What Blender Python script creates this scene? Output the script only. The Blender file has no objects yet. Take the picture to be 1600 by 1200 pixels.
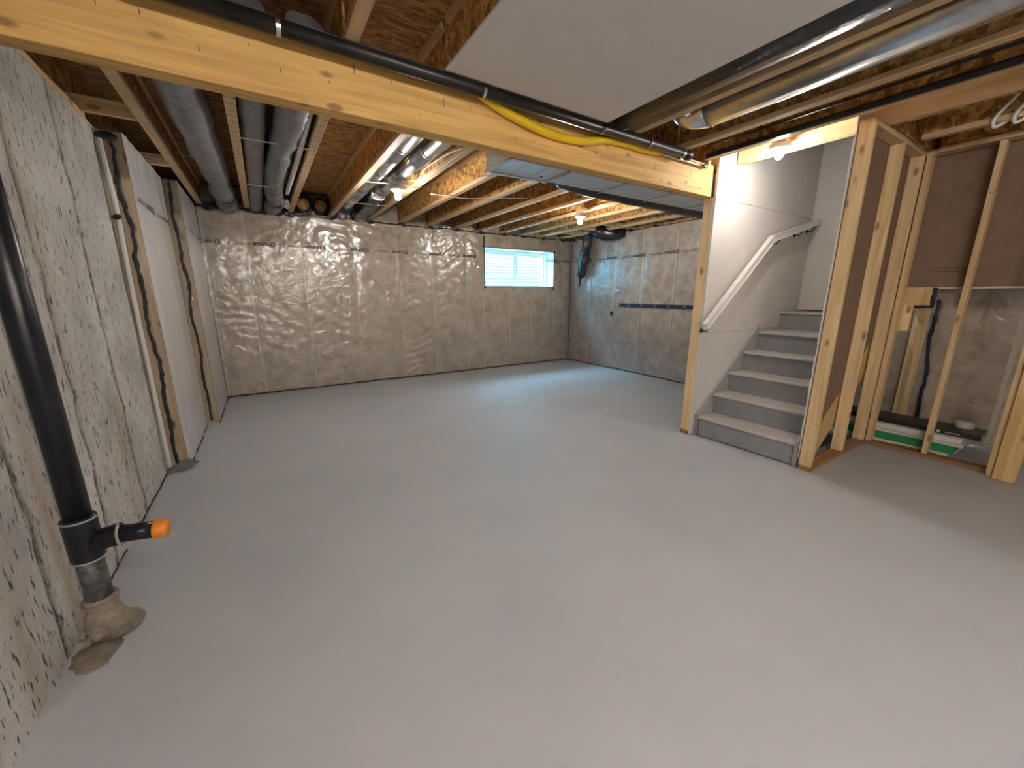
import bpy, bmesh, math, random
from mathutils import Vector, Matrix, noise as mnoise
R = math.radians
random.seed(7)
SC = bpy.context.scene
COL = SC.collection

# ---------------------------------------------------------------- camera, world, exposure
cam = bpy.data.cameras.new('camera'); camo = bpy.data.objects.new('camera', cam); COL.objects.link(camo)
cam.sensor_width = 36; cam.lens = 602/1600*36; cam.clip_start = .02; cam.clip_end = 200
camo.location = (0, 0, 1.45); camo.rotation_euler = (R(90-13.05), 0, R(-32.4))
SC.camera = camo
W = bpy.data.worlds.new('sky'); SC.world = W; W.use_nodes = True
wb = W.node_tree.nodes['Background']; wb.inputs[0].default_value = (.42, .74, 1.0, 1); wb.inputs[1].default_value = 17
vs = SC.view_settings
vs.view_transform = 'Standard'; vs.look = 'None'; vs.gamma = 1; vs.use_curve_mapping = False; vs.exposure = 2.62
cy = SC.cycles
cy.max_bounces = 9; cy.diffuse_bounces = 5; cy.glossy_bounces = 4; cy.transmission_bounces = 6; cy.transparent_max_bounces = 14
cy.caustics_reflective = False; cy.caustics_refractive = False; cy.sample_clamp_indirect = 6; cy.use_denoising = True
BULB_W = 190      # emission strength of the bulbs
BULBS = [(1.345, 4.36, 2.455), (3.87, 4.33, 2.432), (3.80, 1.82, 2.585)]
FILL_BULBS = [(0.35, -0.7, 2.46), (1.25, -1.0, 2.46), (-.2, -2.0, 2.46), (1.2, -2.3, 2.46)]       # added unseen bulbs that brighten the foreground evenly
# daylight comes down the window well: portal over its mouth guides the sampling of the sky
pl = bpy.data.lights.new('sky_portal', 'AREA'); pl.shape = 'RECTANGLE'; pl.size = 1.9; pl.size_y = 1.2
pl.cycles.is_portal = True
po = bpy.data.objects.new('sky_portal', pl); COL.objects.link(po); po.location = (4.48, 7.62, 2.98)

# ---------------------------------------------------------------- materials
def nd(nt, t, **k):
    n = nt.nodes.new(t)
    for a, b in k.items(): setattr(n, a, b)
    return n
def base_mat(name):
    m = bpy.data.materials.new(name); m.use_nodes = True
    nt = m.node_tree; b = nt.nodes['Principled BSDF']
    return m, nt, b
def setv(b, **k):
    for a, v in k.items():
        b.inputs[a.replace('_', ' ')].default_value = (*v, 1) if isinstance(v, tuple) and len(v) == 3 else v
def simple(name, col, rough=.6, metal=0, bump=0, bscale=60, var=.12, spec=.5, vscale=8):
    m, nt, b = base_mat(name); setv(b, Roughness=rough, Metallic=metal); b.inputs['Specular IOR Level'].default_value = spec
    tc = nd(nt, 'ShaderNodeTexCoord'); n = nd(nt, 'ShaderNodeTexNoise'); n.inputs['Scale'].default_value = vscale; n.inputs['Detail'].default_value = 5
    nt.links.new(tc.outputs['Object'], n.inputs['Vector'])
    cr = nd(nt, 'ShaderNodeValToRGB'); e = cr.color_ramp.elements
    e[0].position = .3; e[1].position = .7
    e[0].color = (*[c*(1-var) for c in col], 1); e[1].color = (*[min(1, c*(1+var)) for c in col], 1)
    nt.links.new(n.outputs['Fac'], cr.inputs['Fac']); nt.links.new(cr.outputs['Color'], b.inputs['Base Color'])
    if bump:
        n2 = nd(nt, 'ShaderNodeTexNoise'); n2.inputs['Scale'].default_value = bscale; n2.inputs['Detail'].default_value = 6
        nt.links.new(tc.outputs['Object'], n2.inputs['Vector'])
        bp = nd(nt, 'ShaderNodeBump'); bp.inputs['Strength'].default_value = bump; bp.inputs['Distance'].default_value = .01
        nt.links.new(n2.outputs['Fac'], bp.inputs['Height']); nt.links.new(bp.outputs['Normal'], b.inputs['Normal'])
    return m
def wood(name, dark, light, axis, rough=.6, knots=True):
    m, nt, b = base_mat(name); setv(b, Roughness=rough)
    L = nt.links.new
    tc = nd(nt, 'ShaderNodeTexCoord'); oi = nd(nt, 'ShaderNodeObjectInfo')
    mp = nd(nt, 'ShaderNodeMapping'); s = [22, 22, 22]; s[axis] = 1.3; mp.inputs['Scale'].default_value = s
    L(tc.outputs['Object'], mp.inputs['Vector'])
    mul = nd(nt, 'ShaderNodeMath', operation='MULTIPLY'); mul.inputs[1].default_value = 37; L(oi.outputs['Random'], mul.inputs[0])
    cmb = nd(nt, 'ShaderNodeCombineXYZ'); [L(mul.outputs[0], cmb.inputs[i]) for i in range(3)]; L(cmb.outputs[0], mp.inputs['Location'])
    n = nd(nt, 'ShaderNodeTexNoise'); n.inputs['Scale'].default_value = 1; n.inputs['Detail'].default_value = 6; n.inputs['Distortion'].default_value = .8
    L(mp.outputs[0], n.inputs['Vector'])
    cr = nd(nt, 'ShaderNodeValToRGB'); e = cr.color_ramp.elements
    e[0].position = .32; e[1].position = .62; e[0].color = (*dark, 1); e[1].color = (*light, 1)
    L(n.outputs['Fac'], cr.inputs['Fac']); out = cr.outputs['Color']
    if knots:
        mp2 = nd(nt, 'ShaderNodeMapping'); s = [9, 9, 9]; s[axis] = 4; mp2.inputs['Scale'].default_value = s
        L(tc.outputs['Object'], mp2.inputs['Vector']); L(cmb.outputs[0], mp2.inputs['Location'])
        v = nd(nt, 'ShaderNodeTexVoronoi'); v.inputs['Scale'].default_value = 1; L(mp2.outputs[0], v.inputs['Vector'])
        c2 = nd(nt, 'ShaderNodeValToRGB'); e = c2.color_ramp.elements; e[0].position = .10; e[1].position = .19
        e[0].color = (.75, .75, .75, 1); e[1].color = (0, 0, 0, 1)
        L(v.outputs['Distance'], c2.inputs['Fac'])
        mx = nd(nt, 'ShaderNodeMix', data_type='RGBA'); L(c2.outputs['Color'], mx.inputs[0]); L(out, mx.inputs[6])
        mx.inputs[7].default_value = (.22, .10, .045, 1); out = mx.outputs[2]
    hs = nd(nt, 'ShaderNodeHueSaturation'); mr = nd(nt, 'ShaderNodeMapRange'); mr.inputs['To Min'].default_value = .88; mr.inputs['To Max'].default_value = 1.1
    L(oi.outputs['Random'], mr.inputs['Value']); L(mr.outputs[0], hs.inputs['Value']); L(out, hs.inputs['Color'])
    L(hs.outputs[0], b.inputs['Base Color'])
    bp = nd(nt, 'ShaderNodeBump'); bp.inputs['Strength'].default_value = .15; bp.inputs['Distance'].default_value = .005
    L(n.outputs['Fac'], bp.inputs['Height']); L(bp.outputs[0], b.inputs['Normal'])
    return m
def osb(name, cols, flat_axis, stretch=(1, 1, 1)):
    m, nt, b = base_mat(name); setv(b, Roughness=.75); L = nt.links.new
    tc = nd(nt, 'ShaderNodeTexCoord'); mp = nd(nt, 'ShaderNodeMapping'); mp.inputs['Scale'].default_value = stretch; L(tc.outputs['Object'], mp.inputs['Vector'])
    wn = nd(nt, 'ShaderNodeTexNoise'); wn.inputs['Scale'].default_value = 5; L(mp.outputs[0], wn.inputs['Vector'])
    ad = nd(nt, 'ShaderNodeVectorMath', operation='ADD'); sc = nd(nt, 'ShaderNodeVectorMath', operation='SCALE'); sc.inputs['Scale'].default_value = .12
    L(wn.outputs['Color'], sc.inputs[0]); L(mp.outputs[0], ad.inputs[0]); L(sc.outputs[0], ad.inputs[1])
    v = nd(nt, 'ShaderNodeTexVoronoi'); v.inputs['Scale'].default_value = 26; L(ad.outputs[0], v.inputs['Vector'])
    sp = nd(nt, 'ShaderNodeSeparateColor'); L(v.outputs['Color'], sp.inputs[0])
    cr = nd(nt, 'ShaderNodeValToRGB'); cr.color_ramp.elements[0].color = (*cols[0], 1); cr.color_ramp.elements[1].color = (*cols[2], 1)
    e = cr.color_ramp.elements.new(.5); e.color = (*cols[1], 1)
    L(sp.outputs[0], cr.inputs['Fac'])
    n = nd(nt, 'ShaderNodeTexNoise'); n.inputs['Scale'].default_value = 90; n.inputs['Detail'].default_value = 4; L(mp.outputs[0], n.inputs['Vector'])
    mx = nd(nt, 'ShaderNodeMix', data_type='RGBA', blend_type='MULTIPLY'); mx.inputs[0].default_value = .5
    c2 = nd(nt, 'ShaderNodeValToRGB'); c2.color_ramp.elements[0].position = .35; c2.color_ramp.elements[1].position = .6; c2.color_ramp.elements[0].color = (.25, .2, .15, 1)
    L(n.outputs['Fac'], c2.inputs['Fac']); L(cr.outputs[0], mx.inputs[6]); L(c2.outputs[0], mx.inputs[7]); L(mx.outputs[2], b.inputs['Base Color'])
    bp = nd(nt, 'ShaderNodeBump'); bp.inputs['Strength'].default_value = .25; bp.inputs['Distance'].default_value = .004
    L(sp.outputs[1], bp.inputs['Height']); L(bp.outputs[0], b.inputs['Normal'])
    return m
def poly(name, milk, milkcol=(.80, .78, .76), rough=.16, shine=1.0, bscale=9, bst=.55):
    m = bpy.data.materials.new(name); m.use_nodes = True; nt = m.node_tree; nt.nodes.clear(); L = nt.links.new
    out = nd(nt, 'ShaderNodeOutputMaterial'); tr = nd(nt, 'ShaderNodeBsdfTransparent'); gl = nd(nt, 'ShaderNodeBsdfGlossy'); df = nd(nt, 'ShaderNodeBsdfDiffuse')
    gl.inputs['Roughness'].default_value = rough; df.inputs['Color'].default_value = (*milkcol, 1)
    tc = nd(nt, 'ShaderNodeTexCoord'); n = nd(nt, 'ShaderNodeTexNoise'); n.inputs['Scale'].default_value = bscale; n.inputs['Detail'].default_value = 3; n.inputs['Distortion'].default_value = 1.4
    L(tc.outputs['Object'], n.inputs['Vector'])
    bp = nd(nt, 'ShaderNodeBump'); bp.inputs['Strength'].default_value = bst; bp.inputs['Distance'].default_value = .03; L(n.outputs['Fac'], bp.inputs['Height'])
    L(bp.outputs[0], gl.inputs['Normal'])
    m1 = nd(nt, 'ShaderNodeMixShader'); m1.inputs[0].default_value = milk; L(tr.outputs[0], m1.inputs[1]); L(df.outputs[0], m1.inputs[2])
    fr = nd(nt, 'ShaderNodeFresnel'); fr.inputs['IOR'].default_value = 1.45; L(bp.outputs[0], fr.inputs['Normal'])
    mu = nd(nt, 'ShaderNodeMath', operation='MULTIPLY'); mu.inputs[1].default_value = shine; mu.use_clamp = True; L(fr.outputs[0], mu.inputs[0])
    m2 = nd(nt, 'ShaderNodeMixShader'); L(mu.outputs[0], m2.inputs[0]); L(m1.outputs[0], m2.inputs[1]); L(gl.outputs[0], m2.inputs[2]); L(m2.outputs[0], out.inputs[0])
    return m
def batt_mat(name, a, b_, c):
    m, nt, b = base_mat(name); setv(b, Roughness=.95); L = nt.links.new; b.inputs['Specular IOR Level'].default_value = .1
    tc = nd(nt, 'ShaderNodeTexCoord'); n = nd(nt, 'ShaderNodeTexNoise'); n.inputs['Scale'].default_value = 5; n.inputs['Detail'].default_value = 9; n.inputs['Roughness'].default_value = .62; n.inputs['Distortion'].default_value = .5
    L(tc.outputs['Object'], n.inputs['Vector']); cr = nd(nt, 'ShaderNodeValToRGB'); e = cr.color_ramp.elements
    e[0].position = .38; e[0].color = (*a, 1); e[1].position = .62; e[1].color = (*c, 1); x = e.new(.5); x.color = (*b_, 1)
    L(n.outputs['Fac'], cr.inputs[0]); L(cr.outputs[0], b.inputs['Base Color'])
    return m
def concrete_mat():
    m, nt, b = base_mat('cast_concrete'); setv(b, Roughness=.85); L = nt.links.new; b.inputs['Specular IOR Level'].default_value = .25
    tc = nd(nt, 'ShaderNodeTexCoord')
    n = nd(nt, 'ShaderNodeTexNoise'); n.inputs['Scale'].default_value = 2.2; n.inputs['Detail'].default_value = 8; n.inputs['Roughness'].default_value = .6; L(tc.outputs['Object'], n.inputs['Vector'])
    cr = nd(nt, 'ShaderNodeValToRGB'); e = cr.color_ramp.elements; e[0].position = .3; e[0].color = (.42, .405, .38, 1); e[1].position = .7; e[1].color = (.68, .66, .62, 1)
    L(n.outputs['Fac'], cr.inputs[0])
    def streak(sc, lo, hi, col, prev):
        mp = nd(nt, 'ShaderNodeMapping'); mp.inputs['Scale'].default_value = sc; L(tc.outputs['Object'], mp.inputs['Vector'])
        t = nd(nt, 'ShaderNodeTexNoise'); t.inputs['Scale'].default_value = 1; t.inputs['Detail'].default_value = 3; L(mp.outputs[0], t.inputs['Vector'])
        r = nd(nt, 'ShaderNodeValToRGB'); q = r.color_ramp.elements; q[0].position = lo; q[0].color = (0, 0, 0, 1); q[1].position = hi; q[1].color = (1, 1, 1, 1)
        L(t.outputs['Fac'], r.inputs[0]); mx = nd(nt, 'ShaderNodeMix', data_type='RGBA'); L(r.outputs[0], mx.inputs[0]); L(prev, mx.inputs[6]); mx.inputs[7].default_value = (*col, 1)
        return mx.outputs[2], r.outputs[0]
    c, _ = streak((4, 4, .7), .55, .75, (.40, .33, .25), cr.outputs[0])
    c, pit = streak((1, 75, 13), .60, .66, (.10, .09, .09), c)
    c, pit2 = streak((1, 160, 60), .66, .72, (.14, .12, .11), c)
    at = nd(nt, 'ShaderNodeAttribute'); at.attribute_name = 'seam_rust_tone'; sp = nd(nt, 'ShaderNodeSeparateColor'); L(at.outputs['Color'], sp.inputs[0])
    for k, colr, amt in ((0, (.10, .08, .06), .95), (1, (.45, .30, .18), .6)):
        mm = nd(nt, 'ShaderNodeMath', operation='MULTIPLY'); mm.inputs[1].default_value = amt; L(sp.outputs[k], mm.inputs[0])
        mx = nd(nt, 'ShaderNodeMix', data_type='RGBA'); L(mm.outputs[0], mx.inputs[0]); L(c, mx.inputs[6]); mx.inputs[7].default_value = (*colr, 1); c = mx.outputs[2]
    L(c, b.inputs['Base Color'])
    inv = nd(nt, 'ShaderNodeMath', operation='SUBTRACT'); inv.inputs[0].default_value = 1; L(pit, inv.inputs[1])
    bp = nd(nt, 'ShaderNodeBump'); bp.inputs['Strength'].default_value = .6; bp.inputs['Distance'].default_value = .006; L(inv.outputs[0], bp.inputs['Height'])
    n3 = nd(nt, 'ShaderNodeTexNoise'); n3.inputs['Scale'].default_value = 45; n3.inputs['Detail'].default_value = 6; L(tc.outputs['Object'], n3.inputs['Vector'])
    b2 = nd(nt, 'ShaderNodeBump'); b2.inputs['Strength'].default_value = .25; b2.inputs['Distance'].default_value = .008; L(n3.outputs['Fac'], b2.inputs['Height']); L(bp.outputs[0], b2.inputs['Normal'])
    L(b2.outputs[0], b.inputs['Normal'])
    return m
def floor_mat():
    m, nt, b = base_mat('painted_floor'); setv(b, Roughness=.5); L = nt.links.new
    tc = nd(nt, 'ShaderNodeTexCoord'); n = nd(nt, 'ShaderNodeTexNoise'); n.inputs['Scale'].default_value = 1.3; n.inputs['Detail'].default_value = 10; n.inputs['Roughness'].default_value = .6; L(tc.outputs['Object'], n.inputs['Vector'])
    cr = nd(nt, 'ShaderNodeValToRGB'); e = cr.color_ramp.elements; e[0].position = .3; e[0].color = (.46, .475, .51, 1); e[1].position = .7; e[1].color = (.52, .53, .56, 1); L(n.outputs['Fac'], cr.inputs[0])
    s = nd(nt, 'ShaderNodeTexNoise'); s.inputs['Scale'].default_value = 55; s.inputs['Detail'].default_value = 2; L(tc.outputs['Object'], s.inputs['Vector'])
    r = nd(nt, 'ShaderNodeValToRGB'); q = r.color_ramp.elements; q[0].position = .74; q[0].color = (0, 0, 0, 1); q[1].position = .79; q[1].color = (.5, .5, .5, 1); L(s.outputs['Fac'], r.inputs[0])
    mx = nd(nt, 'ShaderNodeMix', data_type='RGBA'); L(r.outputs[0], mx.inputs[0]); L(cr.outputs[0], mx.inputs[6]); mx.inputs[7].default_value = (.22, .22, .23, 1); L(mx.outputs[2], b.inputs['Base Color'])
    bp = nd(nt, 'ShaderNodeBump'); bp.inputs['Strength'].default_value = .12; bp.inputs['Distance'].default_value = .004; n3 = nd(nt, 'ShaderNodeTexNoise'); n3.inputs['Scale'].default_value = 120; n3.inputs['Detail'].default_value = 4
    L(tc.outputs['Object'], n3.inputs['Vector']); L(n3.outputs['Fac'], bp.inputs['Height']); L(bp.outputs[0], b.inputs['Normal'])
    return m
M = {}
WL, WD = (.82, .62, .36), (.63, .42, .20)
for i, a in enumerate('xyz'):
    M['w'+a] = wood('spruce_'+a, WD, WL, i)
M['beam'] = wood('beam_wood', (.58, .33, .10), (.86, .54, .17), 0)
M['stain'] = wood('treated_sill_wood', (.22, .10, .04), (.38, .20, .09), 0, knots=False)
M['stainy'] = wood('treated_sill_wood_y', (.22, .10, .04), (.38, .20, .09), 1, knots=False)
M['yel'] = wood('yellow_lumber', (.52, .33, .13), (.68, .47, .22), 2)
M['pale'] = wood('pale_wall_stud', (.78, .66, .47), (.90, .80, .62), 2)
M['flange'] = wood('joist_flange_wood', (.50, .33, .17), (.68, .48, .28), 1, knots=False)
M['osbweb'] = osb('strand_board_web', ((.24, .10, .02), (.54, .27, .07), (.76, .47, .16)), 0, (1, 1.2, .9))
M['osbdeck'] = osb('strand_board_deck', ((.26, .12, .04), (.48, .26, .09), (.66, .40, .16)), 2, (.7, 2.2, 1))
M['conc'] = concrete_mat(); M['floor'] = floor_mat()
M['batt'] = batt_mat('glass_wool', (.56, .40, .24), (.77, .59, .39), (.88, .73, .53))
M['battw'] = batt_mat('pale_glass_wool', (.46, .33, .20), (.62, .49, .34), (.76, .64, .48))
M['poly'] = poly('clear_poly_sheet', .26, milkcol=(.90, .84, .76), rough=.20, shine=4, bscale=6, bst=.5)
M['polyr'] = poly('hazy_poly_sheet', .24, milkcol=(.90, .88, .86), rough=.24, shine=2.6, bscale=6, bst=.5)
M['polyw'] = poly('sheen_white_poly_sheet', .82, milkcol=(.93, .91, .90), rough=.3, shine=1.2, bscale=5, bst=.12)  # pale grazing reflection of the left panels put into the sheet colour
M['polyd'] = poly('thin_poly_sheet', .12, rough=.1, shine=1.6, bscale=12)
M['tape'] = simple('dark_sealing_tape', (.012, .018, .045), .22, bump=.6, bscale=40, spec=.7)
M['black'] = simple('black_sealant', (.012, .012, .013), .5, bump=.4)
M['ink'] = simple('print_ink', (.06, .042, .04), .6)
M['dry'] = simple('drywall_face', (.66, .63, .60), .8, var=.03, spec=.2)
M['drybrown'] = simple('drywall_back_paper', (.25, .165, .115), .9, var=.08, spec=.1, bump=.1)
M['core'] = simple('gypsum_core', (.62, .60, .57), .9)
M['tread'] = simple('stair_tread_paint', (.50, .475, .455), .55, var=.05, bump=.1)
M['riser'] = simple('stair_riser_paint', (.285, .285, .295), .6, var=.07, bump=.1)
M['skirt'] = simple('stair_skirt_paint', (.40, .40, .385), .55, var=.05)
M['white'] = simple('white_paint', (.78, .77, .75), .4, var=.02)
M['vinyl'] = simple('white_vinyl', (.75, .80, .84), .35, var=.02)
M['abs'] = simple('black_abs_plastic', (.012, .013, .018), .28, var=.5, bump=.08, spec=.35)
M['mud'] = simple('muddy_abs_plastic', (.27, .23, .18), .75, var=.35, bump=.6, vscale=18)
M['cem'] = simple('splashed_abs_plastic', (.10, .10, .10), .5, var=.9, bump=.3, vscale=25)
M['glue'] = simple('grey_glue_bead', (.40, .38, .36), .5)
M['orange'] = simple('orange_cap', (.85, .26, .02), .4, var=.04)
M['ygas'] = simple('yellow_hose', (.83, .55, .02), .35, var=.06)
M['iron'] = simple('black_iron', (.035, .033, .032), .35, metal=.6, var=.3, bump=.1)
M['steel'] = simple('galvanised_steel', (.62, .63, .64), .22, metal=1, var=.12, vscale=20)
M['duct'] = simple('duct_sheet_metal', (.62, .65, .69), .45, metal=.45, var=.06, vscale=4)
M['gflex'] = simple('grey_flex_jacket', (.19, .185, .20), .38, var=.25, bump=.8, bscale=14, spec=.6)
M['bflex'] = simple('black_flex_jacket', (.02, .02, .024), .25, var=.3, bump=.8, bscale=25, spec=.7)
M['foil'] = simple('crumpled_foil', (.72, .72, .72), .2, metal=1, bump=1, bscale=50)
M['galv'] = simple('window_well_galvanised', (.36, .60, .66), .5, metal=.15, var=.05)
M['gravel'] = simple('gravel', (.45, .45, .44), .9, var=.5, bump=1, bscale=40, vscale=60)
M['wire'] = simple('white_cable', (.70, .69, .66), .45, var=.03)
M['cfloorbox'] = simple('green_carton', (.02, .26, .08), .5, var=.06)
M['cbox'] = simple('white_carton', (.74, .72, .68), .6, var=.05)
M['kbox'] = simple('black_carton', (.018, .016, .022), .4, var=.15)
M['blueplas'] = simple('dark_blue_plastic', (.02, .03, .12), .35)
m, nt, b = base_mat('lit_bulb'); setv(b, Base_Color=(1, 1, 1)); b.inputs['Emission Color'].default_value = (1, .94, .87, 1); b.inputs['Emission Strength'].default_value = BULB_W; M['bulb'] = m
m2_ = m.copy(); m2_.node_tree.nodes['Principled BSDF'].inputs['Emission Strength'].default_value = BULB_W*.6; M['bulb_dim'] = m2_
m2_ = m.copy(); m2_.node_tree.nodes['Principled BSDF'].inputs['Emission Strength'].default_value = BULB_W*1.02; M['bulb_fill'] = m2_
m = bpy.data.materials.new('window_glass'); m.use_nodes = True; nt = m.node_tree; nt.nodes.clear()
o_ = nd(nt, 'ShaderNodeOutputMaterial'); t_ = nd(nt, 'ShaderNodeBsdfTransparent'); g_ = nd(nt, 'ShaderNodeBsdfGlossy'); x_ = nd(nt, 'ShaderNodeMixShader')
t_.inputs[0].default_value = (.86, .97, .98, 1); g_.inputs['Roughness'].default_value = .03; x_.inputs[0].default_value = .06
nt.links.new(t_.outputs[0], x_.inputs[1]); nt.links.new(g_.outputs[0], x_.inputs[2]); nt.links.new(x_.outputs[0], o_.inputs[0]); M['glass'] = m

# ---------------------------------------------------------------- builders (world coordinates; children keep their thing's origin)
ORG = {}
def obj(name, bm, mt, parent=None, smooth=False, label=None):
    o_ = ORG.get(parent.name, Vector((0, 0, 0))) if parent else Vector((0, 0, 0))
    if o_.length: bmesh.ops.translate(bm, verts=bm.verts, vec=-o_)
    if not (isinstance(mt, str) and mt.startswith('poly')): bmesh.ops.recalc_face_normals(bm, faces=bm.faces)
    me = bpy.data.meshes.new(name); bm.to_mesh(me); bm.free()
    ms = mt if isinstance(mt, (list, tuple)) else [mt]
    for k in ms: me.materials.append(M[k] if isinstance(k, str) else k)
    if smooth:
        for p in me.polygons: p.use_smooth = True
    o = bpy.data.objects.new(name, me); COL.objects.link(o)
    if parent: o.parent = parent; ORG[o.name] = o_
    if label: o['label'] = label
    return o
def thing(name, loc, label, cat, group=None):
    o = bpy.data.objects.new(name, None); COL.objects.link(o); o.location = loc; ORG[o.name] = Vector(loc)
    o['label'] = label; o['category'] = cat
    if group: o['group'] = group
    o.empty_display_size = .1
    return o
def solo(name, bm, mt, label, cat, smooth=False, loc=None, group=None):
    o = obj(name, bm, mt, None, smooth); o['label'] = label; o['category'] = cat
    if group: o['group'] = group
    if loc:
        v = Vector(loc); o.data.transform(Matrix.Translation(-v)); o.location = v
    return o
def struct(name, bm, mt, smooth=False):
    o = obj(name, bm, mt, None, smooth); o['kind'] = 'structure'; return o
def box(x0, x1, y0, y1, z0, z1, bm=None, bev=0):
    b = bmesh.new(); bmesh.ops.create_cube(b, size=1)
    for v in b.verts: v.co = ((x0+x1)/2+v.co.x*(x1-x0), (y0+y1)/2+v.co.y*(y1-y0), (z0+z1)/2+v.co.z*(z1-z0))
    if bev: bmesh.ops.bevel(b, geom=b.edges[:], offset=bev, segments=1, affect='EDGES')
    return merge(bm, b)
def merge(bm, b):
    if bm is None: return b
    me = bpy.data.meshes.new('tmp'); b.to_mesh(me); b.free(); bm.from_mesh(me); bpy.data.meshes.remove(me); return bm
def prism(pts, axis, a0, a1, bm=None):   # polygon in the two other axes, extruded along axis
    b = bmesh.new()
    def P(p, a):
        l = list(p); l.insert(axis, a); return l
    A = [b.verts.new(P(p, a0)) for p in pts]; B = [b.verts.new(P(p, a1)) for p in pts]; n = len(pts)
    b.faces.new(A); b.faces.new(B[::-1])
    for i in range(n): b.faces.new((A[i], B[i], B[(i+1) % n], A[(i+1) % n]))
    return merge(bm, b)
def smoothpath(pts, n=6):
    pts = [Vector(p) for p in pts]; out = []
    for i in range(len(pts)-1):
        p0 = pts[max(0, i-1)]; p1 = pts[i]; p2 = pts[i+1]; p3 = pts[min(len(pts)-1, i+2)]
        for k in range(n):
            t = k/n; out.append(.5*((2*p1)+(-p0+p2)*t+(2*p0-5*p1+4*p2-p3)*t*t+(-p0+3*p1-3*p2+p3)*t**3))
    out.append(pts[-1]); return out
def tube(pts, r, seg=14, bm=None, cap=True, wob=0):
    b = bmesh.new(); pts = [Vector(p) for p in pts]; n = len(pts); rings = []; prev = None
    for i, p in enumerate(pts):
        d = (pts[min(n-1, i+1)]-pts[max(0, i-1)]).normalized()
        if prev is None:
            u = d.orthogonal().normalized()
        else:
            u = (prev-d*prev.dot(d)).normalized()
        prev = u; w = d.cross(u); rr = r[i] if isinstance(r, (list, tuple)) else r
        ring = []
        for k in range(seg):
            a = 2*math.pi*k/seg
            q = rr
            if wob: q = rr*(1+wob*mnoise.noise((p*9)+Vector((math.cos(a)*1.5, math.sin(a)*1.5, 0))))
            ring.append(b.verts.new(p+u*math.cos(a)*q+w*math.sin(a)*q))
        rings.append(ring)
    for i in range(n-1):
        for k in range(seg):
            b.faces.new((rings[i][k], rings[i][(k+1) % seg], rings[i+1][(k+1) % seg], rings[i+1][k]))
    if cap: b.faces.new(rings[0][::-1]); b.faces.new(rings[-1])
    return merge(bm, b)
def lathe(prof, c, axis=(0, 0, 1), seg=20, bm=None):
    b = bmesh.new(); ax = Vector(axis).normalized(); u = ax.orthogonal().normalized(); w = ax.cross(u); c = Vector(c); rings = []
    for r, h in prof:
        rings.append([b.verts.new(c+ax*h+(u*math.cos(2*math.pi*k/seg)+w*math.sin(2*math.pi*k/seg))*max(r, .0004)) for k in range(seg)])
    for i in range(len(rings)-1):
        for k in range(seg): b.faces.new((rings[i][k], rings[i][(k+1) % seg], rings[i+1][(k+1) % seg], rings[i+1][k]))
    b.faces.new(rings[0][::-1]); b.faces.new(rings[-1])
    return merge(bm, b)
def bar(p, q, w, h, up=(0, 0, 1), bm=None, bev=0):   # rectangular bar between two points
    p = Vector(p); q = Vector(q); d = (q-p); L = d.length; d.normalize(); up = Vector(up)
    s = d.cross(up).normalized(); t = s.cross(d)
    b = bmesh.new(); bmesh.ops.create_cube(b, size=1)
    for v in b.verts: v.co = (p+q)/2+d*v.co.x*L+s*v.co.y*w+t*v.co.z*h
    if bev: bmesh.ops.bevel(b, geom=b.edges[:], offset=bev, segments=1, affect='EDGES')
    return merge(bm, b)
def sheet(o, du, dv, nu, nv, f, nrm, bm=None, holes=(), thick=0):   # wavy grid
    b = bmesh.new(); o = Vector(o); du = Vector(du); dv = Vector(dv); nrm = Vector(nrm); g = []
    for j in range(nv+1):
        g.append([b.verts.new(o+du*(i/nu)+dv*(j/nv)+nrm*f(i/nu*du.length, j/nv*dv.length)) for i in range(nu+1)])
    for j in range(nv):
        for i in range(nu):
            cx = (i+.5)/nu*du.length; cz = (j+.5)/nv*dv.length
            if any(a < cx < c and d < cz < e for a, c, d, e in holes): continue
            q = (g[j][i], g[j][i+1], g[j+1][i+1], g[j+1][i])
            b.faces.new(q if du.cross(dv).dot(nrm) > 0 else q[::-1])
    return merge(bm, b)
def nz(x, y, z=0): return mnoise.noise(Vector((x, y, z)))
def tape_line(p, q, w, wav, n, nrm, bm=None, seed=0, t=.004, brk=0):   # ragged strip of tape or sealant with thickness
    p = Vector(p); q = Vector(q); d = (q-p); L = d.length; d.normalize(); nrm = Vector(nrm); s = d.cross(nrm).normalized()
    b = bmesh.new(); prev = None
    for i in range(n+1):
        x = i/n*L; c = p+d*x+s*wav*nz(x*3, seed)+s*wav*.4*nz(x*14, seed+5)
        ww = w*(.65+.7*abs(nz(x*7, seed+9))+.5*abs(nz(x*25, seed+2)))
        cur = [b.verts.new(c-s*ww/2), b.verts.new(c-s*ww*.3+nrm*t), b.verts.new(c+s*ww*.3+nrm*t), b.verts.new(c+s*ww/2)]
        if prev and not (brk and nz(x*5, seed+31) > brk):
            for k in range(3): b.faces.new((prev[k], prev[k+1], cur[k+1], cur[k]))
        prev = cur
    return merge(bm, b)

X0, X1, YB, YR = -.84, 5.80, 6.742, -3.0     # concrete left face, right poly face, back poly face, rear wall
ZW, ZJ, ZD = 2.575, 2.60, 2.90
# ================================================================= SETTING
fl = struct('floor', box(X0-.25, X1+.3, YR-.2, 6.93, -.15, 0), 'floor')
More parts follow.
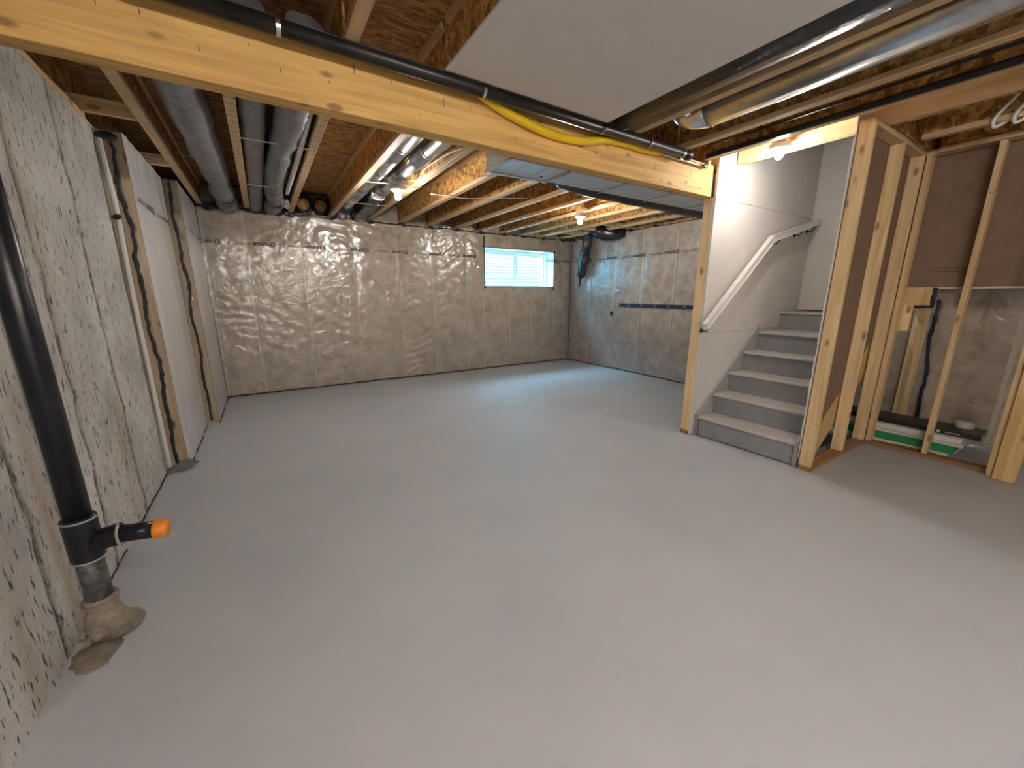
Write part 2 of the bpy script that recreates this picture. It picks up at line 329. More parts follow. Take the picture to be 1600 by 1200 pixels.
# ceiling: strand-board deck with the stair opening left free, joists hang under it
bm = box(X0-.25, 3.98, YR-.2, 6.95, ZD, ZD+.02)
box(3.98, X1+.3, 2.30, 6.95, ZD, ZD+.02, bm); box(3.98, 5.05, YR-.2, 1.19, ZD, ZD+.02, bm); box(5.05, X1+.3, YR-.2, -.9, ZD, ZD+.02, bm)
ceil = struct('ceiling', bm, 'osbdeck')
def joist(x, y0, y1, web='osbweb'):
    bm = box(x-.031, x+.031, y0, y1, ZJ, ZJ+.038, bev=.003); box(x-.031, x+.031, y0, y1, ZD-.038, ZD-.001, bm)
    j = obj('floor_joist', bm, 'flange', ceil)
    obj('joist_web', box(x-.006, x+.006, y0, y1, ZJ+.036, ZD-.036), web, j)
    return j
obj('rim_board', box(4.01, 5.06, 1.165, 1.177, 2.642, ZD), 'osbweb', ceil)  # board added to cover a bright panel and darken this corner
obj('rim_board', box(4.01, 4.03, .2, 1.16, 2.642, ZD), 'osbweb', ceil)
JX = [-.535, -.02, .50, 1.035, 1.585, 2.095, 2.585, 3.10, 3.58, 4.055, 4.53, 5.01, 5.52]
for i, x in enumerate(JX):
    j = joist(x, 2.30 if x < 3.9 else 2.42, 6.90)
    if i in (1, 2):      # ruled stamp lines printed across the flange
        bm = None; y = 2.5
        while y < 6.7:
            bm = box(x-.0312, x+.0312, y, y+.004, ZJ-.0006, ZJ+.037, bm); y += random.uniform(.09, .13)
        obj('ruled_marks', bm, 'ink', j)['kind'] = 'stuff'
for x in (-.535, -.02, .50, 1.035, 1.585, 2.10, 2.46, 3.06): joist(x, YR, 2.25)
joist(3.45, YR, 2.25)
for x in (4.42, 4.92): joist(x, YR, 1.10)
joist(5.4, YR, -1.0)
obj('rim_board', box(X0-.2, X1+.25, 6.895, 6.93, ZJ-.002, ZD), 'osbweb', ceil)
obj('rim_board', box(X0-.10, X0-.06, YR, 6.9, ZJ, ZD), 'osbweb', ceil)
obj('rim_board', box(X1+.05, X1+.09, YR, 6.9, ZJ, ZD), 'osbweb', ceil)
for y in (3.83, 4.98):   # blocking between left wall and first joist
    obj('blocking', box(X0-.05, -.567, y, y+.038, ZJ, ZJ+.089, bev=.002), 'wx', ceil)
for y in (5.05, 5.55, 6.10):   # blocks at the right-hand wall
    obj('blocking', box(5.01, X1+.02, y, y+.038, ZJ, ZJ+.07, bev=.002), 'wx', ceil)

# ---- left wall: board-formed concrete with ridged seams
seams = [(2.055, .016), (2.70, .014), (3.345, .014), (1.40, .014), (.75, .014), (.1, .014), (-.55, .014), (-1.2, .014), (-1.85, .014), (-2.5, .014)]
def conc(u, v):
    y = YR+u; d = .0018*nz(y*3, v*3)+.0012*nz(y*14, v*9)
    for s, w in seams:
        t = abs(y-s-.006*nz(s*9, v*2.2))
        if t < .05:
            d += .0022*math.exp(-((t-.03)/.012)**2)*(1+nz(y*40, v*22))-.007*math.exp(-(t/.013)**2)*(1+.8*nz(s, v*9))
    lump = [(2.70, .62), (2.70, 1.55), (3.345, .75), (3.345, 2.0), (2.055, .62), (2.70, .12), (3.345, .12), (2.70, .98)]
    for a, b_ in lump:
        r = ((y-a)/.03)**2+((v-b_)/.07)**2
        if r < 6: d += .012*math.exp(-r)*(1+nz(y*60, v*60))
    if 2.275 < y < 2.37: d -= .018
    return d
bm = sheet((X0, YR, 0), (0, 7.05, 0), (0, 0, ZW), 900, 170, conc, (1, 0, 0))
box(X0-.2, X0-.02, YR, 6.93, 0, ZW, bm)
wl = struct('wall_left', bm, 'conc', smooth=True)
att = wl.data.color_attributes.new('seam_rust_tone', 'FLOAT_COLOR', 'POINT')      # darker tone along the casting seams and channel, and a rust run beside the drain
for i, v in enumerate(wl.data.vertices):
    y, z = v.co.y, v.co.z; g_ = 0
    for s_, w_ in seams:
        if abs(y-s_) < .06:
            t = abs(y-s_-.006*nz(s_*9, z*2.2)); g_ = max(g_, math.exp(-(t/.019)**2)*(.85+.6*nz(z*9, s_)+.5*nz(y*60, z*40)))
    if 2.27 < y < 2.375: g_ = max(g_, .35+.3*nz(y*30, z*3))
    ru = math.exp(-((y-2.19-.02*nz(z*2, 4))/.035)**2)*max(0, min(1, 1.5-z))
    att.data[i].color = (max(0, min(1, g_)), max(0, min(1, ru)), 0, 1)
obj('sill_plate', box(X0-.16, X0+.005, YR, 3.93, ZW, ZW+.038, bev=.002), 'wy', wl)
obj('sill_plate', box(X0-.16, X0-.02, 3.932, 6.93, ZW, ZW+.038), 'wy', wl)

# ---- generic insulated stud wall made of studs, batts, poly
def printed(parent, place, n0=1):
    """one repeat of the printed line: mark, word, fine lines; place(u,v)->world with u to the viewer's right"""
    b = bmesh.new()
    cu = bpy.data.curves.new('t', 'FONT'); cu.body = 'DUROVAR'; cu.size = .058; cu.extrude = 0; cu.offset = .0022
    to = bpy.data.objects.new('t', cu); COL.objects.link(to); dg = bpy.context.evaluated_depsgraph_get()
    me = bpy.data.meshes.new_from_object(to.evaluated_get(dg)); b.from_mesh(me)
    bpy.data.objects.remove(to); bpy.data.curves.remove(cu)
    for v in b.verts: v.co.x = v.co.x*.72+.075
    def ring(r0, r1, a0, a1, cx=.032, cy=.02, n=16):
        vs = [(b.verts.new((cx+r0*math.cos(a0+(a1-a0)*i/n), cy+r0*math.sin(a0+(a1-a0)*i/n), 0)), b.verts.new((cx+r1*math.cos(a0+(a1-a0)*i/n), cy+r1*math.sin(a0+(a1-a0)*i/n), 0))) for i in range(n+1)]
        for i in range(n): b.faces.new((vs[i][0], vs[i][1], vs[i+1][1], vs[i+1][0]))
    ring(.021, .031, 0, 2*math.pi); ring(.006, .014, -math.pi/2, math.pi/2)
    def q(x0, x1, y0, y1): b.faces.new([b.verts.new(p) for p in ((x0, y0, 0), (x1, y0, 0), (x1, y1, 0), (x0, y1, 0))])
    q(.0, .008, -.012, .052)
    x = .30
    while x < .50:
        w = random.uniform(.006, .022); q(x, x+w, .028, .036); 
        if x < .47: q(x, x+w*.8, .008, .014)
        x += w+.004
    q(.515, .545, .010, .016); q(.525, .553, .030, .042); 
    x = .06
    while x < .36:
        w = random.uniform(.01, .03); q(x, x+w, -.030, -.0265); x += w+.012
    q(.34, .345, .0-.06, -.053); q(.24, .246, -.06, -.054); q(.30, .303, -.06, -.056)
    for v in b.verts: v.co = place(v.co.x, v.co.y)
    bmesh.ops.recalc_face_normals(b, faces=b.faces)
    return obj('printed_text', b, 'ink', parent)

# ---- back wall
bm = box(X0-.2, 3.66, 6.90, 7.10, 0, ZJ); box(5.32, X1+.3, 6.90, 7.10, 0, ZJ, bm); box(3.66, 5.32, 6.90, 7.10, 0, 1.60, bm); box(3.66, 5.32, 6.90, 7.10, 2.325, ZJ, bm)
wbk = struct('wall_back', bm, 'conc')
obj('bottom_plate', box(-.60, X1, YB+.012, 6.84, .002, .04), 'wx', wbk)
obj('top_plate', box(-.60, X1, YB+.012, 6.84, ZW-.04, ZW+.022), 'wx', wbk)
SB = [-.555, -.095, .60, 1.315, 2.005, 2.615, 3.28, 3.645, 4.23, 4.77, 5.335, 5.775]
for i, x in enumerate(SB):
    if 3.66 < x < 5.3:
        obj('stud', box(x-.019, x+.019, YB+.012, 6.84, .04, 1.585, bev=.002), 'pale', wbk)
        obj('stud', box(x-.019, x+.019, YB+.012, 6.84, 2.34, ZW-.04, bev=.002), 'pale', wbk)
    else: obj('stud', box(x-.019, x+.019, YB+.012, 6.84, .04, ZW-.04, bev=.002), 'pale', wbk)
for i in range(len(SB)-1):
    a, c = SB[i]+.0195, SB[i+1]-.0195; w = c-a
    spans = [(.04, ZW-.04)] if not (3.6 < a < 5.3) else [(.04, 1.585), (2.34, ZW-.04)]
    for z0, z1 in spans:
        h = z1-z0
        f = lambda u, v: .004+.012*math.sin(math.pi*min(1, max(0, u/w)))**.5+.006*nz(u*5+i*3, (v+z0)*4)+.003*nz(u*15, v*15, i)
        obj('insulation_batt', sheet((a, YB+.030, z0), (w, 0, 0), (0, 0, h), 12, max(4, int(h*16)), f, (0, -1, 0)), 'batt', wbk, smooth=True)
def wrk(u, v):
    x = X0+.26+u
    k = min(abs(x-s) for s in SB)
    pin = min(1, k/.10)
    d = .007*pin*(.8+nz(x*2.3, v*1.8))
    # drooping folds hanging between the studs
    d += pin*.0050*math.sin(v*34+2.2*nz(x*2, v*1.5, 3)*6+6*(k-.3)**2*4)*max(0, .35+nz(x*1.1, v*1.4, 8)*1.4)
    d += pin*.006*nz(x*8+v*6, v*5-x*4, 2)+pin*.006*max(0, nz(x*2, v*2, 12))*math.sin(v*30-x*22+5*nz(x*3, v*3))
    return max(0, d)
hole = [(3.655-(X0+.26), 5.325-(X0+.26), 1.60, 2.32)]
pb = obj('vapour_barrier', sheet((-.58, YB+.004, .012), (X1+.58, 0, 0), (0, 0, ZW-.012), 330, 130, wrk, (0, -1, 0), holes=hole), 'poly', wbk, smooth=True)
for k in range(10):
    lx = -.385+.643*k      # viewer-right end of each print repeat
    if lx+.0 > X1-.02 or (lx > 3.6 and lx-.55 < 5.3): 
        if not (lx > 5.25): continue
    if lx > X1: continue
    printed(pb, lambda u, v, lx=lx: (max(-.57, lx-u), YB-.019, 2.165-v))
pr = printed(pb, lambda u, v: (min(5.775, max(5.345, 5.86-u)), YB-.019, 2.165-v))
# sealing line and blobs of tape along the top and the floor
tp = obj('sealing_tape', tape_line((-.58, YB-.012, ZW+.004), (X1-.02, YB-.012, ZW+.002), .028, .024, 420, (0, -1, 0), seed=3, t=.01), 'tape', wbk)
def blob(c, sx, sz, sd, nrm='y', n=3):
    b = bmesh.new()
    for k in range(n):
        q = bmesh.new(); bmesh.ops.create_icosphere(q, subdivisions=2, radius=1)
        ox, oz = random.uniform(-.5, .5)*sx, random.uniform(-.5, .5)*sz
        for v in q.verts:
            s = 1+.35*nz(v.co.x*2+c[0]*3+k, v.co.z*2, v.co.y*2)
            a, d, h = v.co.x*sx*.6*s+ox, v.co.y*sd*s, v.co.z*sz*.6*s+oz
            v.co = (c[0]+a, c[1]+d, c[2]+h) if nrm == 'y' else (c[0]+d, c[1]+a, c[2]+h)
        merge(b, q)
    return b
for x in JX[1:]+[-.5, -.35, -.2, .1, .2, .32, .44]:
    if x < 5.7: obj('tape_patch', blob((x+.02, YB-.018, ZW+.005), .06 if x > .45 else .10, .034 if x > .45 else .055, .014), 'tape', wbk)
obj('floor_sealant', tape_line((-.58, YB-.006, .012), (X1-.02, YB-.006, .012), .02, .012, 260, (0, -1, 0), seed=11, t=.008), 'black', wbk)
obj('corner_sealant', tape_line((X1-.012, YB-.012, .0), (X1-.012, YB-.012, ZW), .014, .014, 120, (-.7, -.7, 0), seed=15, t=.008), 'black', wbk)

# ---- window 1
wn = bpy.data.objects.new('window_1', None); COL.objects.link(wn); wn['kind'] = 'structure'; ORG['window_1'] = Vector((0, 0, 0))
wx0, wx1, wz0, wz1, wy = 3.665, 5.315, 1.615, 2.315, 6.99
bm = box(wx0-.012, wx0+.004, YB-.012, wy, wz0, wz1); box(wx1-.004, wx1+.012, YB-.012, wy, wz0, wz1, bm)
box(wx0, wx1, YB-.012, wy, wz0-.012, wz0+.004, bm); box(wx0, wx1, YB-.012, wy, wz1-.004, wz1+.012, bm)
obj('window_reveal', bm, 'white', wn)
bm = box(wx0+.004, wx0+.06, wy-.05, wy+.05, wz0+.004, wz1-.004); box(wx1-.06, wx1-.004, wy-.05, wy+.05, wz0+.004, wz1-.004, bm)
box(wx0+.06, wx1-.06, wy-.05, wy+.05, wz0+.004, wz0+.06, bm); box(wx0+.06, wx1-.06, wy-.05, wy+.05, wz1-.055, wz1-.004, bm)
fr = obj('window_frame', bm, 'vinyl', wn)
for a, c, y in ((wx0+.06, 4.53, -.02), (4.47, wx1-.06, .015)):
    bm = box(a, a+.035, wy+y-.015, wy+y+.015, wz0+.06, wz1-.055); box(c-.035, c, wy+y-.015, wy+y+.015, wz0+.06, wz1-.055, bm)
    box(a+.035, c-.035, wy+y-.015, wy+y+.015, wz0+.06, wz0+.09, bm); box(a+.035, c-.035, wy+y-.015, wy+y+.015, wz1-.085, wz1-.055, bm)
    s = obj('window_sash', bm, 'vinyl', wn)
    obj('window_pane', box(a+.035, c-.035, wy+y-.003, wy+y+.003, wz0+.09, wz1-.085), 'glass', s)
obj('frame_latch', box(5.19, 5.205, wy-.045, wy-.01, 1.70, 1.86), 'wz', wn)
for x, z, s, t in ((wx0-.02, wz1+.12, .022, .12), (wx0-.02, wz1+.03, .05, .03), (wx0, wz0-.02, .03, .03), (wx1+.01, wz1, .03, .03), (wx1+.01, wz0-.03, .018, .05)):
    obj('tape_patch', blob((x, YB-.016, z), s, t, .01, n=2), 'tape', wn)
obj('tape_edge', tape_line((wx1+.012, YB-.014, wz0), (wx1+.012, YB-.014, wz1), .012, .004, 40, (0, -1, 0), seed=2), 'tape', wn)
obj('tape_edge', tape_line((wx0-.012, YB-.014, wz0), (wx0-.012, YB-.014, wz1), .012, .004, 40, (0, -1, 0), seed=4), 'tape', wn)
# corrugated well outside
b = bmesh.new(); g = []
NA, NZ_ = 48, 190
for j in range(NZ_+1):
    z = 1.30+1.62*j/NZ_; rr = .90+.014*math.sin(z*2*math.pi/.066)
    g.append([b.verts.new((4.48-1.12*math.cos(math.pi*i/NA)*rr/.9, 7.11+max(0, math.sin(math.pi*i/NA))**.8*rr, z)) for i in range(NA+1)])
for j in range(NZ_):
    for i in range(NA): b.faces.new((g[j][i], g[j][i+1], g[j+1][i+1], g[j+1][i]))
ww = thing('window_well', (4.48, 7.6, 1.3), 'corrugated pale metal window well standing outside the small basement window', 'window well')
obj('well_wall', b, 'galv', ww, smooth=True)
obj('gravel_bed', box(3.2, 5.8, 7.10, 8.3, 1.2, 1.33), 'gravel', ww)
struct('trim_1', box(-3, 9, 7.11, 7.13, 2.92, 6), 'white')      # house cladding above the well
bm = box(-3, 3.30, 7.12, 11, 2.6, 2.9); box(5.66, 9, 7.12, 11, 2.6, 2.9, bm); box(3.30, 5.66, 8.06, 11, 2.6, 2.9, bm); struct('ground', bm, 'gravel')

# ---- right exterior wall
wr = struct('wall_right', box(X1+.09, X1+.3, YR, 7.0, 0, ZJ), 'conc')
obj('bottom_plate', box(X1+.012, X1+.09, YR, YB, .002, .04), 'wy', wr); obj('top_plate', box(X1+.012, X1+.09, YR, YB, ZW-.04, ZW+.022), 'wy', wr)
SR = [6.70, 6.12, 5.46, 4.81, 4.14, 3.50, 2.88, 2.30, 1.75, 1.12, .5, -.1, -.7, -1.3, -1.9, -2.5, -2.98]
for i, y in enumerate(SR): obj('stud', box(X1+.012, X1+.09, y-.019, y+.019, .04, ZW-.04, bev=.002), 'pale', wr)
for i in range(len(SR)-1):
    a, c = SR[i+1]+.0195, SR[i]-.0195; w = c-a; h = ZW-.08
    f = lambda u, v: .004+.012*math.sin(math.pi*min(1, max(0, u/w)))**.5+.006*nz(u*5+i*3, v*4, 4)+.003*nz(u*15, v*15, i)
    obj('insulation_batt', sheet((X1+.030, a, .04), (0, w, 0), (0, 0, h), 12, 40, f, (-1, 0, 0)), 'battw' if a > 2.5 else 'batt', wr, smooth=True)
def wrk2(u, v):
    y = YR+u; k = min(abs(y-s) for s in SR); pin = min(1, k/.10)
    d = .008*pin*(.8+nz(y*2.3, v*1.8, 7))
    r = math.hypot(y-5.44, v-1.72); a = math.atan2(v-1.72, y-5.44)      # folds radiating from a staple
    d += .0028*math.sin(a*19+7*nz(y*3, v*3))*math.exp(-((r-.45)/.33)**2)*min(1, r/.2)
    d += pin*.004*nz(y*8+v*6, v*5-y*4, 6)
    return max(0, d)
obj('vapour_barrier', sheet((X1+.004, YR, .012), (0, 2.3-YR, 0), (0, 0, ZW-.012), 200, 110, wrk2, (-1, 0, 0)), 'poly', wr, smooth=True)
pbr = obj('vapour_barrier', sheet((X1+.004, 2.3, .012), (0, YB-2.3, 0), (0, 0, ZW-.012), 260, 150, lambda u, v: wrk2(u+2.3-YR, v), (-1, 0, 0)), 'polyr', wr, smooth=True)
for y0 in (3.42, 4.08, 4.74, 5.40, 6.06):
    printed(pbr, lambda u, v, y0=y0: (X1-.023, y0+u, 2.155-v))
obj('sealing_tape', tape_line((X1-.010, 2.5, ZW+.004), (X1-.010, YB-.02, ZW+.004), .020, .02, 300, (-1, 0, 0), seed=23, t=.01), 'tape', wr)
obj('floor_sealant', tape_line((X1-.006, 2.4, .012), (X1-.006, YB-.02, .012), .02, .012, 200, (-1, 0, 0), seed=31, t=.008), 'black', wr)
ts = obj('tape_strip', sheet((X1-.022, 3.70, 1.225), (0, 1.57, 0), (0, 0, .062), 90, 3, lambda u, v: .002*nz(u*20, v*30), (-1, 0, 0)), 'tape', wr)
bm = None
for k in range(5): bm = lathe([(.012, 0), (.012, .003)], (X1-.024, 3.88+.29*k, 1.256), (-1, 0, 0), 10, bm)
obj('tape_mark', bm, 'wire', ts)
b = bmesh.new(); b.faces.new([b.verts.new((X1-.022, y, z)) for y, z in ((5.50, 1.10), (5.455, 1.145), (5.41, 1.10), (5.455, 1.03))])
r_ = bmesh.ops.extrude_face_region(b, geom=b.faces[:]); bmesh.ops.translate(b, verts=[e for e in r_['geom'] if isinstance(e, bmesh.types.BMVert)], vec=(-.004, 0, 0))
obj('tape_patch', b, 'tape', wr)
for y in (5.10, 4.6, 6.62): obj('tape_patch', blob((X1-.016, y, ZW+.005), .07, .03, .012, 'x'), 'tape', wr)

# ---- rear wall and left framed panels
struct('wall_rear', box(X0-.25, X1+.3, YR-.2, YR, 0, ZD), 'dry')
def framed(xp, y0, y1, name_seed):
    """furred-out insulated section standing proud of the left wall"""
    g = X0-.01
    p = obj('insulated_section', box(xp-.10, xp-.035, y0+.02, y1, .03, ZW-.03), 'battw', wl)
    obj('end_stud', box(xp-.055, xp-.004, y0+.004, y0+.045, .03, ZW-.01, bev=.002), 'wz', p)
    obj('end_stud', box(g, xp-.068, y0+.006, y0+.047, .03, ZW-.01, bev=.002), 'wz', p)
    obj('sole_plate', box(g, xp-.004, y0+.002, y1, .002, .03), 'wy', p)
    for y in (y0+.45, y0+.9):
        if y < y1-.1: obj('stud', box(xp-.04, xp-.01, y, y+.038, .03, ZW-.03), 'wz', p)
    f = lambda u, v: .006*abs(nz((y0+u)*2.5, v*.8, name_seed))+.0014*math.sin((y0+u)*26+4*nz(u*3, v*.6, 1))*(.5+.5*nz(u*2, v*.5))
    sh = obj('vapour_barrier', sheet((xp, y0, .012), (0, y1-y0, 0), (0, 0, ZW-.012), 110, 70, f, (1, 0, 0)), 'polyw', p, smooth=True)
    f2 = lambda u, v: .004*nz(u*9, v*3, name_seed+2)+.004*nz(u*5, v*9, 4)
    sheet_bm = sheet((g, y0, .012), (xp-g, 0, 0), (0, 0, ZW-.012), 14, 90, f2, (0, -1, 0))
    obj('end_wrap', sheet_bm, 'polyd', p, smooth=True)
    xc = xp-.062
    obj('black_tape', tape_line((xc+.0, y0-.008, .05), (xc-.0, y0-.008, ZW-.02), .03, .03, 260, (0, -1, 0), seed=name_seed, t=.005), 'black', p)
    obj('top_tape', tape_line((xp-.004, y0, ZW+.002), (xp-.004, y1, ZW+.002), .02, .008, 60, (1, 0, 0), seed=name_seed+1, t=.006), 'tape', p)
    for k in range(2):
        yy = y0+.02+.66*k
        if yy+.5 < y1+.15:
            b = printed(p, lambda u, v, yy=yy: (xp+.0115, yy+.56-u, 2.165-v))
    obj('tape_patch', blob((xp-.07, y0-.012, ZW-.06), .07, .05, .006), 'tape', p) if name_seed == 41 else None
    return p
pa = framed(-.695, 4.06, 5.33, 41)
pb2 = framed(-.585, 5.40, YB+.0, 57)
# grey paper flap at the foot of the first section
b = bmesh.new(); vv = [b.verts.new(p) for p in ((X0, 3.985, .012), (-.66, 4.02, .035), (-.63, 4.13, .02), (-.70, 4.05, .10), (X0, 4.04, .03))]
b.faces.new((vv[0], vv[1], vv[3], vv[4])); b.faces.new((vv[1], vv[2], vv[3])); bmesh.ops.solidify(b, geom=b.faces[:], thickness=.003)
obj('loose_flap', b, 'riser', wl)
obj('floor_sealant', tape_line((X0+.004, 2.2, .006), (X0+.004, 4.03, .006), .012, .01, 160, (.7, 0, .7), seed=71, t=.006, brk=.3), 'black', wl)
obj('floor_sealant', tape_line((-.69, 4.1, .006), (-.69, 5.35, .006), .012, .008, 100, (.7, 0, .7), seed=72, t=.006, brk=.2), 'black', wl)
obj('floor_sealant', tape_line((-.58, 5.4, .006), (-.58, 6.73, .006), .012, .008, 100, (.7, 0, .7), seed=73, t=.006, brk=.2), 'black', wl)

# ================================================================= BEAM, HEADER
bt = thing('support_beam', (1.4, 2.34, 2.335), 'thick yellow wooden ceiling beam resting on the wall at the left of the stairs', 'beam')
for k in range(3): obj('beam_ply', box(X0-.1, 3.645, 2.29+k*.0335, 2.29+(k+1)*.0335-.0012, 2.335, ZJ-.002, bev=.0025), 'beam', bt)
bm = None
for k in range(26):
    x = -.4+k*.155+random.uniform(-.03, .03); z = random.uniform(2.37, 2.53); h = random.choice((.012, .02, .045))
    bm = box(x, x+.003, 2.2885, 2.2895, z, z+h, bm)
obj('nail_marks', bm, 'ink', bt)['kind'] = 'stuff'
hb = thing('header_board', (3.95, 1.7, 2.645), 'pale wooden header board across the top of the stair opening, behind the bulb', 'board')
obj('board', box(3.93, 3.968, .2, 2.24, 2.645, 2.897, bev=.003), 'wy', hb); obj('board', box(3.97, 4.008, .2, 2.24, 2.645, 2.897, bev=.003), 'wy', hb)

# ================================================================= STAIR WALLS
sl = thing('stud_wall', (3.66, 2.33, 0), 'stud wall with pale drywall along the left side of the stairs, under the beam end', 'partition')
obj('bottom_plate', box(3.665, 5.78, 2.278, 2.367, .001, .038, bev=.002), 'stain', sl)
for x in (3.684, 4.25, 4.86, 5.47):
    obj('stud', box(x-.019, x+.019, 2.278, 2.367, .038, 2.297, bev=.003), 'wz', sl)
obj('top_plate', box(3.665, 5.78, 2.278, 2.367, 2.297, 2.335, bev=.002), 'wx', sl)
obj('top_plate', box(3.665, 3.925, 2.255, 2.367, 2.61, 2.70, bev=.002), 'wx', sl)
for x0, x1_, z0, z1 in ((3.668, 5.70, .004, 1.065), (3.668, 5.7255, 1.068, 2.328), (3.668, 5.80, 2.331, 4.6)):
    obj('drywall_sheet', box(x0, x1_, 2.252, 2.2765, z0, z1, bev=.0015), 'dry', sl)
bm = None
for x, z in ((4.0, 2.5), (4.0, 2.0), (4.0, 1.6), (4.6, 2.45), (4.6, 1.5), (5.2, 1.7), (5.2, 2.6)): bm = lathe([(.006, 0), (.006, .001)], (x, 2.2515, z), (0, -1, 0), 8, bm)
obj('screw_heads', bm, 'riser', sl)['kind'] = 'stuff'
# landing wall of the stair shaft, facing the steps
lw = thing('landing_wall', (5.72, 1.3, 1.2), 'pale drywall at the back of the stairwell above the top step', 'wall')
obj('drywall_sheet', box(5.70, 5.7245, 1.285, 2.2515, 1.27, 2.545, bev=.0015), 'dry', lw)
obj('drywall_sheet', box(5.70, 5.7245, -1.0, 1.283, 1.53, 2.545, bev=.0015), 'dry', lw)
obj('drywall_sheet', box(5.70, 5.7245, -1.0, 2.2515, 2.548, 4.6, bev=.0015), 'dry', lw)
obj('stud', box(5.725, 5.763, 2.15, 2.239, 1.27, 2.57), 'wz', lw)
struct('trim_2', box(3.9, 5.8, -1.0, 2.3, 4.6, 4.65), 'dry')       # ceiling of the upper floor over the shaft
bm = box(3.985, 4.008, -1.0, 2.252, 2.92, 4.6); box(4.01, 5.70, -1.02, -1.0, 2.6, 4.6, bm); box(5.84, 5.88, -1.1, 2.5, 2.6, 4.65, bm); box(3.9, 5.9, 2.38, 2.42, 2.88, 4.65, bm); struct('wall_stairwell', bm, 'dry')

sr = thing('stud_wall', (3.73, 1.23, 0), 'open stud wall on the right side of the stairs with knotty studs', 'partition')
obj('bottom_plate', box(3.70, 4.985, 1.178, 1.267, .001, .038, bev=.002), 'stain', sr)
obj('top_plate', box(3.70, 4.99, 1.178, 1.267, 2.60, 2.638, bev=.002), 'wx', sr)
for x in (3.722, 4.375, 4.905): obj('stud', box(x-.019, x+.019, 1.178, 1.267, .038, 2.60, bev=.003), 'wz', sr)
obj('drywall_sheet', prism([(3.705, .10), (4.60, .80), (4.60, 2.60), (3.705, 2.60)], 1, 1.269, 1.2745), 'drybrown', sr, label='brown paper back of drywall between the studs')
obj('drywall_sheet', prism([(4.605, .80), (5.05, 1.15), (5.05, 2.60), (4.605, 2.60)], 1, 1.269, 1.2745), 'drybrown', sr)
obj('drywall_face', prism([(3.70, .10), (5.05, 1.15), (5.05, 4.6), (3.70, 4.6)], 1, 1.275, 1.2815), 'dry', sr, label='pale face towards the steps')
obj('glue_drip', tube(smoothpath([(3.76, 1.262, 1.72), (3.79, 1.25, 1.66), (3.80, 1.262, 1.56), (3.78, 1.262, 1.50)]), [.004+.008*math.sin(math.pi*i/18) for i in range(19)], 8), 'wire', sr, smooth=True)
obj('corner_bead', tape_line((3.698, 1.281, .3), (3.698, 1.281, 2.60), .012, .006, 160, (-1, 0, 0), seed=91, t=.003, brk=.1), 'core', sr)

s3 = thing('stud_wall', (4.96, .8, 0), 'open stud wall in front of the brown drywall and the carton stack', 'partition')
obj('bottom_plate', box(4.925, 5.014, .385, 1.177, .001, .038, bev=.002), 'stainy', s3)
obj('top_plate', box(4.925, 5.014, .2, 1.177, 2.60, 2.638, bev=.002), 'wy', s3)
obj('stud', box(4.925, 5.014, 1.135, 1.173, .038, 2.60, bev=.003), 'wz', s3)
obj('stud', box(4.925, 5.014, .74, .778, .038, 2.60, bev=.003), 'wz', s3, label='thin middle stud carrying a pencil mark')
for y in (.345, .383): 
    if y < .38: obj('stud', box(4.84, 4.929, .345, .383, .003, 2.60, bev=.003), 'wz', s3)
obj('short_stud', box(5.02, 5.058, 1.07, 1.14, 1.12, 1.36, bev=.002), 'wz', s3)
obj('cripple_stud', box(5.02, 5.058, 1.142, 1.18, .03, 1.50, bev=.002), 'wz', s3)
obj('drywall_sheet', box(5.06, 5.072, .42, 1.24, 1.515, 2.90), 'drybrown', s3, label='large brown drywall back above the carton stack')
obj('drywall_sheet', box(5.06, 5.072, -1.0, .418, 1.515, 2.90), 'drybrown', s3)
obj('drywall_face', box(5.0725, 5.08, -1.0, 1.24, 1.50, 4.6), 'dry', s3)
bm = None
for z in (1.70, 1.73): bm = tape_line((5.057, .80, z-.06), (5.057, 1.02, z-.05), .004, .002, 30, (-1, 0, 0), bm, seed=z*9, t=.001, brk=.05)
obj('faint_print', bm, 'ink', s3)
obj('pencil_mark', tape_line((4.9235, .745, 2.22), (4.9235, .772, 2.235), .006, .004, 14, (-1, 0, 0), seed=5, t=.0008), 'ink', s3)
tm = thing('timber_post', (4.84, .26, 0), 'wide yellowish timber post at the right edge beside the thin stud', 'post')
obj('post_plank', box(4.80, 4.838, .225, .343, .003, 2.598, bev=.004), 'yel', tm)
obj('post_plank', box(4.84, 4.93, .225, .343, .003, 2.598, bev=.004), 'yel', tm)
bk = thing('landing_frame', (5.1, 1.1, 1.35), 'orange wooden framing block under the brown drywall edge', 'wood block')
obj('block', box(5.06, 5.098, .95, 1.235, 1.352, 1.50, bev=.003), 'yel', bk)
obj('joist', box(5.10, 5.79, 1.20, 1.238, 1.352, 1.50, bev=.002), 'wx', bk)
obj('tape_strip', tape_line((5.057, .95, 1.345), (5.057, 1.2, 1.345), .03, .01, 30, (-1, 0, 0), seed=8), 'tape', bk)
obj('tape_strip', tape_line((5.057, .955, 1.34), (5.057, .955, 1.51), .035, .01, 30, (-1, 0, 0), seed=9), 'tape', bk)
# black tape running down the exterior poly behind the studs
obj('tape_strip', tape_line((X1-.024, 1.00, .14), (X1-.024, 1.06, 1.40), .035, .02, 60, (-1, 0, 0), seed=14), 'tape', wr)
obj('bare_stud', box(X1-.05, X1-.024, 1.09, 1.20, .02, 1.30, bev=.003), 'wz', wr)
obj('tape_patch', blob((X1-.03, .96, .13), .09, .05, .02, 'x'), 'tape', wr)

